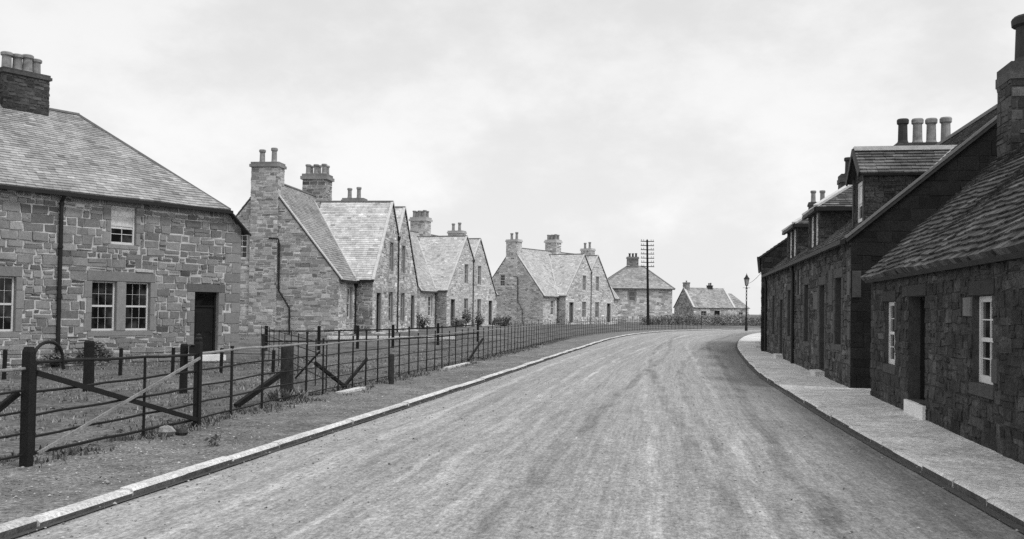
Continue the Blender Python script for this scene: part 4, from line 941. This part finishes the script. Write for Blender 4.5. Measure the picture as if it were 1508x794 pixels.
# ------------------------------------------------------------------ iron fences and gates
def along(S, off): p = CL.at(S, off); return V((p.x, p.y, 0))
def foff(y): return 1.95 + 0.45 * sm(y, 30, 60)
def fz(p): return 0.09
FENCE_S = lambda y: CL.sY(y, 1.95)
def fence_run(name, label, s0, s1, step, hgt=1.12, tall_every=0, rails=(0.2, 0.42, 0.64, 0.86, 1.06), braces=(), group='iron bar fence runs along the footpath', worn=False, first=True):
    b = thing(name, label, 'fence', along((s0 + s1) / 2, foff(CL.at(s0).y)) + UP * 0.09, group)
    n = max(1, round((s1 - s0) / step)); rng = random.Random(int(s0 * 10)); 
    P = lambda s: along(s, foff(CL.at(s).y) )
    for i in range(0 if first else 1, n + 1):
        s = s0 + (s1 - s0) * i / n; p = P(s); t = CL.tan(s); t3 = V((t.x, t.y, 0))
        h = hgt * rng.uniform(0.98, 1.03) + (0.14 if tall_every and i % tall_every == 0 else 0)
        ln = V((rng.uniform(-.012, .012), rng.uniform(-.012, .012), 0))
        m_ = MB(); wd = 0.05 if tall_every and i % tall_every == 0 else 0.036
        m_.bar(p + UP * -.15, p + UP * h + ln, 0.022, wd, t3); m_.bar(p + UP * h + ln, p + UP * (h + .03) + ln, .03, wd * 1.2, t3)
        m_.build('post', 'iron', b)
    for j, z in enumerate(rails):
        m_ = MB(); k = max(2, int((s1 - s0) / 0.9)); pts = []
        for i in range(k + 1):
            s = s0 + (s1 - s0) * i / k; pts.append(P(s) + UP * (z + 0.008 * math.sin(i * 1.7 + j) + rng.uniform(-.006, .006)))
        top = j == len(rails) - 1
        m_.tube(pts, 0.016 if top else 0.0095, 6)
        m_.build('rail', 'iron_worn' if (top and worn) else 'iron', b)
    for (sa, za, sb, zb_, off) in braces:
        m_ = MB(); tt = CL.tan(sa); nn = V((-tt.y, tt.x, 0)); m_.bar(P(sa) + UP * za + nn * off, P(sb) + UP * zb_ + nn * (off * 0.3), .05, .06); m_.build('brace', 'timber', b)
    return b
# posts of the field gate (world points on the fence line)
g0, g1 = V((-4.89, 9.66, 0)), V((-4.29, 13.07, 0))
gd = (g1 - g0).normalized(); gn = V((-gd.y, gd.x, 0))
def gate_post(p, w_, h, label, hoop=False, finial=False):
    b = thing('gate_post', label, 'post', p + UP * .08)
    m_ = MB(); m_.bar(p - UP * .3, p + UP * (h - .05), w_, w_, gd); m_.hexa([p + UP * (h - .05) + gd * a * w_ / 2 + gn * c * w_ / 2 for a, c in ((-1, -1), (1, -1), (1, 1), (-1, 1))] + [p + UP * h + gd * a * w_ * .35 + gn * c * w_ * .35 for a, c in ((-1, -1), (1, -1), (1, 1), (-1, 1))])
    if finial: m_.lathe(p + UP * (h - .005), [(.045, 0), (.05, .03), (.03, .05), (.035, .075), (.0, .1)], 10)
    m_.build('shaft', 'timber' if not finial else 'iron', b)
    if hoop:
        h_ = MB(); c = p + gd * .42 + UP * (h - .12)
        pts = [p + gd * .06 + UP * (h - .1)] + [p + gd * (.3 - .22 * math.cos(a)) + UP * (h - .1 + .14 * math.sin(a)) for a in [math.pi * k / 10 for k in range(1, 10)]] + [p + gd * .53 + UP * (h - .1), p + gd * .55 + UP * (h - .26)]
        h_.tube(pts, .018, 8); h_.build('hoop', 'iron', b)
    return b
gate_post(g0, 0.092, 1.31, 'thick square hanging post with an iron hoop, at the left end of the field gate', hoop=True)
gate_post(g1, 0.078, 1.28, 'slim dark post with a small cap at the right end of the field gate', finial=True)
def field_gate():
    b = thing('field_gate', 'wide iron field gate of flat bars with crossed diagonal braces', 'gate', (g0 + g1) / 2 + UP * .15)
    a, c = g0 + gd * .09, g1 - gd * .07; Lg = (c - a).length
    def rail(z0, z1, r=.014, mt='iron'):
        m_ = MB(); n = 8; m_.tube([a.lerp(c, k / n) + UP * (z0 + (z1 - z0) * k / n + .006 * math.sin(k * 2.1 + z0 * 9)) for k in range(n + 1)], r, 6); m_.build('rail', mt, b)
    rail(1.15, 1.08, .017)
    for z in (.86, .63, .41): rail(z - .02, z + .0)
    rail(.22, .2, .017)
    m_ = MB(); m_.bar(a + UP * .2, a + UP * 1.16, .045, .02, gd); m_.build('stile', 'iron', b)
    m_ = MB(); m_.bar(c + UP * .16, c + UP * 1.1, .045, .02, gd); m_.build('stile', 'iron', b)
    m_ = MB(); k = .62; m_.bar(a.lerp(c, k) + UP * .14, a.lerp(c, k) + UP * 1.1, .03, .016, gd); m_.build('upright', 'iron', b)
    m_ = MB(); m_.bar(a + UP * 1.04 - gn * .03, c + UP * .2 - gn * .03, .03, .055); d1 = m_.build('brace', 'iron', b); d1['label'] = 'thick dark diagonal brace'
    m_ = MB(); m_.bar(a + UP * .22 - gn * .062, c + UP * 1.04 - gn * .062, .018, .034); d2 = m_.build('brace', 'iron_worn', b); d2['label'] = 'pale worn diagonal brace'
field_gate()
# fence left of the gate, running out of the picture
bl = thing('iron_fence', 'end of iron fence left of the field gate, leaving the picture at the left edge', 'fence', g0 - gd * 1.2 + UP * .09, 'iron bar fence runs along the footpath')
for k in (0.9, 1.8, 2.7, 3.6):
    m_ = MB(); p = g0 - gd * k; m_.bar(p - UP * .2, p + UP * 1.2, .022, .045, gd); m_.build('post', 'iron', bl)
for j, z in enumerate((.22, .43, .65, .87, 1.1)):
    m_ = MB(); m_.tube([g0 - gd * (.06 + .45 * k) + UP * (z + .01 * math.sin(k + j)) for k in range(9)], .016 if j == 4 else .012, 6); m_.build('rail', 'iron_worn' if j == 4 else 'iron', bl)
m_ = MB(); m_.bar(g0 - gd * .08 + UP * .85 + gn * .05, g0 - gd * .8 + UP * .3 + gn * .3, .05, .06); m_.build('brace', 'timber', bl)

sG = CL.sY(g1.y, 1.9)
sP = CL.sY(17.0, 2.0)      # weathered strainer post
# run between gate and strainer post
def run_pts(name, label, pts, rails, brace=(), tops=None, worn=True):
    b = thing(name, label, 'fence', V(pts[0]).lerp(V(pts[-1]), .5) + UP * .09, 'iron bar fence runs along the footpath')
    for i, p in enumerate(pts[1:-1]):
        p = V(p); m_ = MB(); h = (tops or [1.15] * 9)[i]; m_.bar(p - UP * .2, p + UP * h, .022, .05, gd); m_.bar(p + UP * h, p + UP * (h + .03), .034, .06, gd); m_.build('post', 'iron', b)
    for j, z in enumerate(rails):
        m_ = MB(); q = []
        for i in range(len(pts) - 1):
            for k in range(3): q.append(V(pts[i]).lerp(V(pts[i + 1]), k / 3) + UP * (z + .008 * math.sin(i * 3 + k + j)))
        q.append(V(pts[-1]) + UP * z); m_.tube(q, .019 if j == len(rails) - 1 else .013, 6); m_.build('rail', 'iron_worn' if (worn and j == len(rails) - 1) else 'iron', b)
    for p0, p1 in brace:
        m_ = MB(); m_.bar(p0, p1, .07, .085); m_.build('brace', 'timber', b)
    return b
sp = V((-3.98, 17.05, 0))
q1, q2 = V((-4.16, 14.2, 0)), V((-4.02, 15.42, 0)); q3 = along(sP + .15, foff(17.2))
run_pts('iron_fence', 'short iron fence between the field gate and the weathered post, pale top rail', [g1, q1, q2, q3], (.2, .42, .65, .87, 1.1), brace=[(sp + V((-.02, -.15, .62)), sp + V((-.5, -1.5, .12)))], tops=[1.13, 1.28])
def stub(p, w_, h, label, mt='timber_grey', name='wooden_post'):
    b = MB(); p = V(p); k = w_ / 2; n = 10; rng = random.Random(int(p.x * 100))
    b.lathe(p - UP * .3, [(k * 1.05, 0), (k * 1.0, .3 + h * .3), (k * .95, .3 + h * .7), (k * .97, .27 + h), (k * .75, .3 + h)], 9)
    o = b.build(name, mt); return tag(o, label, 'post')
stub(sp + V((-.05, .1, .05)), .24, 1.05, 'stout weathered wooden post where two iron fence runs meet, grass at its foot')
stub((-2.62, 20.9, .08), .12, .68, 'short wooden stub post inside the iron fence, braced by a timber')
stub((-8.33, 18.81, .05), .21, .98, 'thick dark wooden post standing in the rough garden behind the field gate', 'timber', 'garden_post')
stub((-6.17, 17.97, .05), .15, .98, 'dark wooden garden post holding a small black box, left of the iron fence', 'timber', 'garden_post')
mb = MB(); F_ = Fr((-6.1, 17.9, 0), (1, 0, 0), (0, -1, 0)); block(mb, F_, (0.06, 0.26, .82, 1.0), -.08, .08, 1, 0, .012); block(mb, F_, (0.04, 0.28, 1.0, 1.025), -.1, .1, 1, 0, .006)
tag(mb.build('black_box', 'dark_paint'), 'small black box fixed to the top of a garden post', 'box')
# runs along the path into the distance
s17 = sP + 0.15
sA, sB, sC, sD = s17, CL.sY(29, 2), CL.sY(58, 2), CL.sY(101, 2)
fence_run('iron_fence', 'iron bar fence with pale top rail along the footpath beyond the weathered post', sA, sB, 0.8, tall_every=2, worn=True, braces=[(sA + 4.0, .62, sA + 2.0, .12, .25), (sA + .9, .7, sA + 2.2, .14, .2)])
fence_run('iron_fence', 'middle stretch of iron bar fence in front of the first twin-gabled house', sB, sC, 0.8, tall_every=3, worn=True, first=False, braces=[(sB + 4.0, .75, sB + 1.2, .15, .2)])
fence_run('iron_fence', 'far stretch of iron bar fence curving with the kerb to the telegraph pole', sC, sD, 0.85, hgt=1.18, tall_every=2, first=False)
# low post-and-wire fence inside the garden
bk = thing('garden_fence', 'low post and wire fence crossing the rough garden in front of the stone house', 'fence', (-7, 23, .1))
bp = [(-15.5, 20.5), (-11.6, 21.8), (-9.6, 23.4), (-8.6, 24.2), (-7.4, 24.3), (-5.9, 23.6)]
for (x, y) in bp:
    m_ = MB(); m_.bar((x, y, -.2), (x + .02, y, .68), .07, .07); m_.build('post', 'timber', bk)
for z in (.32, .56):
    m_ = MB(); m_.tube([(x, y, z + .01 * (i % 2)) for i, (x, y) in enumerate(bp)], .008, 5); m_.build('wire', 'iron', bk)
# side hurdle fence running back from the footpath to the house row
sd_ = thing('hurdle_fence', 'thin iron hurdle fence running back from the footpath toward the gabled house', 'fence', (-5, 20, .1))
ha, hb = along(sA + 1.6, 2.2), V((-8.8, 33.5, 0))
for k in range(11):
    p = ha.lerp(hb, k / 10); z = garden_z(p.x, p.y, 4); m_ = MB(); m_.bar(p - UP * .2, p + UP * (z + 1.0), .02, .045, hb - ha); m_.build('post', 'iron', sd_)
for z in (.25, .48, .72, .95):
    m_ = MB(); m_.tube([ha.lerp(hb, k / 10) + UP * (z + .08) for k in range(11)], .011, 6); m_.build('rail', 'iron', sd_)
m_ = MB(); m_.bar(ha.lerp(hb, .06) + UP * .85, ha.lerp(hb, .22) + UP * .12 + V((-.2, 0, 0)), .03, .03); m_.build('brace', 'iron', sd_)
# second row of garden rails before the gabled houses
sd2 = thing('garden_rail_fence', 'dark rail fence with stout posts across the front gardens of the first gabled house', 'fence', (-5, 36, .3))
ga, gb = V((-9.4, 35.5, 0)), V((0.4, 48.5, 0)); gpts = [V((-9.4, 36.5, 0)), V((-7.6, 37.6, 0)), V((-6.2, 38.4, 0)), V((-4.9, 39.4, 0)), V((-3.2, 41.5, 0)), V((-1.6, 45.5, 0))]
for p in gpts:
    m_ = MB(); z = garden_z(p.x, p.y, 6); m_.bar(p - UP * .2, p + UP * (z + .95), .11, .11); m_.build('post', 'timber', sd2)
for z in (.35, .75):
    m_ = MB(); m_.tube([p + UP * (garden_z(p.x, p.y, 6) + z) for p in gpts], .03, 6); m_.build('rail', 'timber', sd2)
# pale edging in front of the gabled house
mb = MB(); F_ = Fr((0, 0, 0), (1, 0, 0), (0, 1, 0)); a_, b_ = V((-8.6, 44.6, .32)), V((-2.8, 47.0, .32)); mb.bar(a_, b_, .35, .22, UP, 1, 0)
mb.bar(a_ + V((0.3, -1.0, -.12)), b_ + V((-.4, -1.0, -.12)), .25, .12, UP, .8, 0)
tag(mb.build('garden_edging', 'kerb'), 'pale stone edging across the front garden of the first gabled house', 'edging')

# ------------------------------------------------------------------ telegraph pole and lamp
def telegraph():
    p = V((14.95, 104, 0.1)); b = thing('telegraph_pole', 'tall dark telegraph pole with seven crossarms beside the far fence', 'telegraph pole', p)
    topz = 9.55; lean = V((-.22, 0, 0))
    m_ = MB(); m_.tube([p - UP * .5, p + UP * 4 + lean * .4, p + UP * topz + lean], [.16, .135, .10], 10); m_.lathe(p + UP * (topz) + lean, [(.12, 0), (.0, .15)], 8); m_.build('pole', 'timber', b)
    for k in range(7):
        z = topz - .12 - .46 * k; c = p + UP * z + lean * (z / topz) + V((0, -.12, 0)); l = .74
        m_ = MB(); m_.bar(c - V((l, .12, 0)), c + V((l, .12, 0)), .06, .085); a_ = m_.build('crossarm', 'timber', b)
        for x in (-.66, -.42, .42, .66):
            q = MB(); q.lathe(c + V((x, x * .14, .04)), [(.015, 0), (.015, .07), (.045, .08), (.045, .14), (.02, .17)], 8); q.build('insulator', 'clay', a_)
telegraph()
def lamp():
    p = V((23.2, 94.0, .12)); b = thing('street_lamp', 'slender street lamp with a glazed lantern at the far bend in the road', 'street lamp', p)
    m_ = MB(); m_.lathe(p - UP * .2, [(.14, 0), (.14, .5), (.12, .6), (.105, 1.4), (.12, 1.45), (.07, 1.55), (.06, 4.3), (.11, 4.34), (.11, 4.42), (.05, 4.46), (.045, 4.62)], 12); m_.build('post', 'iron', b)
    for k in range(4):
        c = MB(); c.lathe(p + UP * (2.9 + .36 * k), [(.09, 0), (.09, .16)], 12); c.build('band', 'cream_paint', b)
    m_ = MB(); m_.bar(p + UP * 4.22 - V((.35, 0, 0)), p + UP * 4.22 + V((.35, 0, 0)), .03, .03); m_.build('ladder_bar', 'iron', b)
    g_ = MB(); g_.lathe(p + UP * 4.46, [(.14, 0), (.27, .62)], 4); ln = g_.build('lantern', 'glass_lamp', b)
    f_ = MB(); 
    for k in range(4):
        t = 2 * math.pi * k / 4; ax = UP.orthogonal().normalized(); bx = UP.cross(ax); d = ax * math.cos(t) + bx * math.sin(t); f_.bar(p + UP * 4.45 + d * .145, p + UP * 5.09 + d * .275, .03, .03)
    f_.lathe(p + UP * 4.42, [(.16, 0), (.16, .04)], 8); f_.build('frame', 'iron', ln)
    t_ = MB(); t_.lathe(p + UP * 5.08, [(.31, 0), (.30, .04), (.12, .28), (.11, .36), (.06, .38), (.03, .5), (.0, .62)], 10); t_.build('lantern_cap', 'iron', ln)
lamp()
wmb = MB(); a_ = V((23.3, 94.0, 4.75)); b_ = FR3.P(14.9, 4.2, .05)
wmb.tube([a_.lerp(b_, k / 12) - UP * (.12 * math.sin(math.pi * k / 12)) for k in range(13)], .014, 5)
tag(wmb.build('stay_wire', 'iron'), 'thin wire from the street lamp to the farthest dark house', 'wire')

# ------------------------------------------------------------------ planting
def leafy(name, label, cat, c, rx, ry, h, n, seed, leaf=.09, group=None, woody=True):
    rng = random.Random(seed); c = V(c); b = thing(name, label, cat, c, group)
    if woody:
        s = MB()
        for k in range(6):
            a = rng.uniform(0, 6.28); r_ = rng.uniform(.2, .75); t = c + V((math.cos(a) * rx * r_, math.sin(a) * ry * r_, h * rng.uniform(.5, .9)))
            s.tube([c - UP * .05, c.lerp(t, .5) + V((rng.uniform(-.05, .05), 0, .06)), t], [.03, .02, .008], 5)
        s.build('stem', 'timber', b)
    m_ = MB(); lobes = [(rng.uniform(-.6, .6), rng.uniform(-.6, .6), rng.uniform(.25, .75), rng.uniform(.3, .5)) for _ in range(7)]
    for _ in range(n):
        lx, ly, lz, lr = rng.choice(lobes)
        d = V((rng.gauss(0, 1), rng.gauss(0, 1), rng.gauss(0, 1))).normalized() * lr * rng.random() ** .4
        p = c + V(((lx + d.x) * rx, (ly + d.y) * ry, max(.02, (lz + d.z * .8)) * h))
        u = V((rng.gauss(0, 1), rng.gauss(0, 1), rng.gauss(0, .6))).normalized(); v = u.orthogonal().normalized(); v.rotate(__import__('mathutils').Quaternion(u, rng.uniform(0, 6.28)))
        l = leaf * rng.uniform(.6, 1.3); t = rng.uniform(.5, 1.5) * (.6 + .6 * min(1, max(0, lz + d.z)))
        m_.face([p, p + u * l * .5 + v * l * .3, p + u * l, p + u * l * .5 - v * l * .3], t)
    m_.build('foliage', 'leaf', b)
    return b
leafy('shrub', 'small dark bush against the wall foot of the hipped stone house, right of its downpipe', 'shrub', F1.P(-4.35, 0.08, .45), .6, .4, .62, 900, 1)
leafy('shrub', 'low dark plant at the downpipe foot of the hipped stone house', 'shrub', F1.P(-5.4, 0.05, .4), .5, .4, .4, 500, 2)
leafy('shrub', 'low bushy shrub left of the first door of the second twin-gabled house', 'shrub', (-4.3, 75.5, .3), .8, .6, .85, 400, 3, .16)
leafy('shrub', 'upright shrub beside the first door of the second twin-gabled house', 'shrub', (-3.75, 78.3, .3), .45, .45, 1.45, 400, 4, .16)
leafy('shrub', 'upright shrub under the second gable windows of the second twin-gabled house', 'shrub', (-2.7, 81.4, .3), .45, .45, 1.4, 400, 5, .15)
leafy('shrub', 'wide dark shrub between the second and farthest twin-gabled houses', 'shrub', (-.8, 86.3, .3), 1.5, .9, .95, 800, 7, .18)
leafy('shrub', 'bush at the far corner of the first twin-gabled house', 'shrub', (-6.2, 67, .3), .7, .6, 1.3, 500, 9, .14)
leafy('weed', 'dark weed tuft growing on the footpath near the kerb', 'weed', (-3.52, 11.3, .1), .12, .12, .14, 90, 10, .05, woody=False)
hb_ = thing('hedge', 'rough dark hedge closing the view across the far bend of the road', 'hedge', (27, 113, .1))
rng = random.Random(12); m_ = MB(); st_ = MB()
hp = catmull([(15.5, 109.5), (19, 111.5), (24, 114), (30, 117), (38, 120.5), (48, 124)], .8)
for i, q in enumerate(hp):
    st_.tube([(q.x, q.y, -.1), (q.x + rng.uniform(-.2, .2), q.y, .8), (q.x + rng.uniform(-.3, .3), q.y, 1.35)], [.06, .04, .015], 5)
    hh = 1.5 + .35 * nz3(q.x, q.y, .35) + .1 * nz3(q.x, q.y, 1.6, 2) - (0.35 if q.x < 18 else 0)
    for _ in range(330):
        x = q.x + rng.uniform(-.7, .7); y = q.y + rng.gauss(0, .45); z = hh * rng.random() ** .75 + rng.uniform(0, .12)
        u = V((rng.gauss(0, 1), rng.gauss(0, 1), rng.gauss(0, .7))).normalized(); v = u.orthogonal().normalized(); l = rng.uniform(.12, .26); p = V((x, y, z))
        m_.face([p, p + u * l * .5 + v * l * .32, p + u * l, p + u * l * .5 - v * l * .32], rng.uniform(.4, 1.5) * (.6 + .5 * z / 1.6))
m_.build('foliage', 'leaf', hb_)

# grass: blades along the fence foot and over the rough garden (uncountable: one object)
rng = random.Random(77); m_ = MB()
def blade(p, h, t):
    a = rng.uniform(0, 6.28); d = V((math.cos(a), math.sin(a), 0)); w_ = h * .09 + .003; s = d.cross(UP) * w_; tip = p + UP * h * rng.uniform(.6, 1) + d * h * rng.uniform(.2, .8)
    md = p.lerp(tip, .5) + UP * h * .12
    m_.face([p - s, p + s, md + s * .7, md - s * .7], t); m_.face([md - s * .7, md + s * .7, tip], t)
for _ in range(9000):
    y = 6 + 50 * rng.random() ** 1.8; s = CL.sY(y, 2) if False else None
    S = (y + 12) * 1.02; off = foff(y) + rng.gauss(0, .17); p = CL.at(S, off); q = V((p.x, p.y, .08))
    if nz3(p.x, p.y, 1.3, 4) + rng.uniform(-.25, .25) < -.05: continue
    T_ = rng.uniform(.5, 1.3)
    for _k in range(4): blade(q + V((rng.uniform(-.05, .05), rng.uniform(-.05, .05), 0)), rng.uniform(.03, .11), T_ * rng.uniform(.7, 1.3))
for _ in range(34000):
    S = 17 + 45 * rng.random() ** 1.4; off = 2.2 + 15 * rng.random(); p = CL.at(S, off)
    if nz3(p.x, p.y, .8, 6) + rng.uniform(-.3, .3) < -.02: continue
    if (V((p.x, p.y, 0)) - O1).dot(NF) < 0.05 and p.y < 42: continue
    T_ = rng.uniform(.4, 1.9); q = V((p.x, p.y, garden_z(p.x, p.y, off)))
    for _k in range(3): blade(q + V((rng.uniform(-.06, .06), rng.uniform(-.06, .06), 0)), rng.uniform(.025, .075), T_ * rng.uniform(.7, 1.3))
for _ in range(90):
    a = rng.uniform(0, 6.28); r_ = rng.uniform(.08, .35); q = sp + V((math.cos(a) * r_, math.sin(a) * r_, .08))
    for _k in range(5): blade(q, rng.uniform(.12, .3), rng.uniform(.8, 1.8))
tag(m_.build('grass', 'grass'), 'rough grass along the fence foot and over the garden ground', 'grass', kind='stuff')

# loose stones and grit
rng = random.Random(5); m_ = MB()
def stone_blob(mb, p, r, t, rg):
    vs = []; 
    base = [(1, 0, 0), (0, 1, 0), (-1, 0, 0), (0, -1, 0), (0, 0, 1), (0, 0, -1)]
    k = [rg.uniform(.6, 1.2) for _ in range(6)]; a = rg.uniform(0, 6.28)
    for (x, y, z), q in zip(base, k): vs.append(V(p) + V(((x * math.cos(a) - y * math.sin(a)) * r * q, (x * math.sin(a) + y * math.cos(a)) * r * q, z * r * .6 * q)))
    mb.mesh(vs, [(0, 1, 4), (1, 2, 4), (2, 3, 4), (3, 0, 4), (1, 0, 5), (2, 1, 5), (3, 2, 5), (0, 3, 5)], t)
for _ in range(11000):
    S = 17 + 40 * rng.random() ** 1.7; side = rng.random()
    if side < .6: off = rng.uniform(.3, 2.4); p = CL.at(S, off); z = .1
    elif side < .68: off = -abs(rng.gauss(0, .5)) - .05; p = CL.at(S, off); z = .05
    else:
        p = CL.at(S, -7.4 * rng.random()); x = 0.5; z = .085
        if rng.random() < .4: continue
    stone_blob(m_, (p.x, p.y, z), rng.uniform(.006, .017) * (1.8 if rng.random() < .05 else 1), rng.uniform(.25, 1.7), rng)
for _ in range(5000):      # clods and stones in the rough ground
    S = 16 + 34 * rng.random() ** 1.5; off = 2.0 + 11 * rng.random() ** 1.3; p = CL.at(S, off)
    if (V((p.x, p.y, 0)) - O1).dot(NF) < 0.1 and p.y < 42: continue
    stone_blob(m_, (p.x, p.y, garden_z(p.x, p.y, off)), rng.uniform(.012, .04) * (1.5 if rng.random() < .06 else 1), rng.choice((.12, .2, .3, .5, .9)), rng)
tag(m_.build('gravel', 'pebble'), 'loose grit, clods and small stones on the road, footpath and garden', 'gravel', kind='stuff')
def rock(p, r, label, seed, mt='pebble'):
    rg = random.Random(seed); b = MB(); vs = []; n, k = 8, 5
    for i in range(k):
        th = math.pi * i / (k - 1)
        for j in range(n):
            a = 2 * math.pi * j / n; q = r * rg.uniform(.8, 1.15); vs.append(V(p) + V((math.cos(a) * math.sin(th) * q * 1.2, math.sin(a) * math.sin(th) * q, math.cos(th) * q * .75)))
    b.mesh(vs, [(i * n + j, (i + 1) * n + j, (i + 1) * n + (j + 1) % n, i * n + (j + 1) % n) for i in range(k - 1) for j in range(n)]); return tag(b.build('loose_stone', mt), label, 'stone')
rock((-4.35, 12.05, .16), .10, 'pale loose stone lying at the foot of the field gate, left of the capped post', 2)
rock((-4.2, 12.2, .13), .075, 'darker loose stone leaning behind the pale one at the field gate', 3, 'timber_grey')
mb = MB(); p = along(CL.sY(18.2, 1.6), 1.75); t = CL.tan(CL.sY(18.2, 1.6)); mb.bar(p + UP * .12, p + V((t.x, t.y, 0)) * 1.3 + UP * .12, .16, .05)
tag(mb.build('stone_slab', 'kerb'), 'pale flat stone slab lying along the fence foot past the weathered post', 'slab')
mb = MB(); p = along(CL.sY(26.5, 1.6), 1.8); t = CL.tan(CL.sY(26.5, 1.6)); mb.bar(p + UP * .12, p + V((t.x, t.y, 0)) * 2.6 + UP * .12, .16, .05)
tag(mb.build('stone_slab', 'kerb'), 'longer pale stone slab farther along under the iron fence', 'slab')
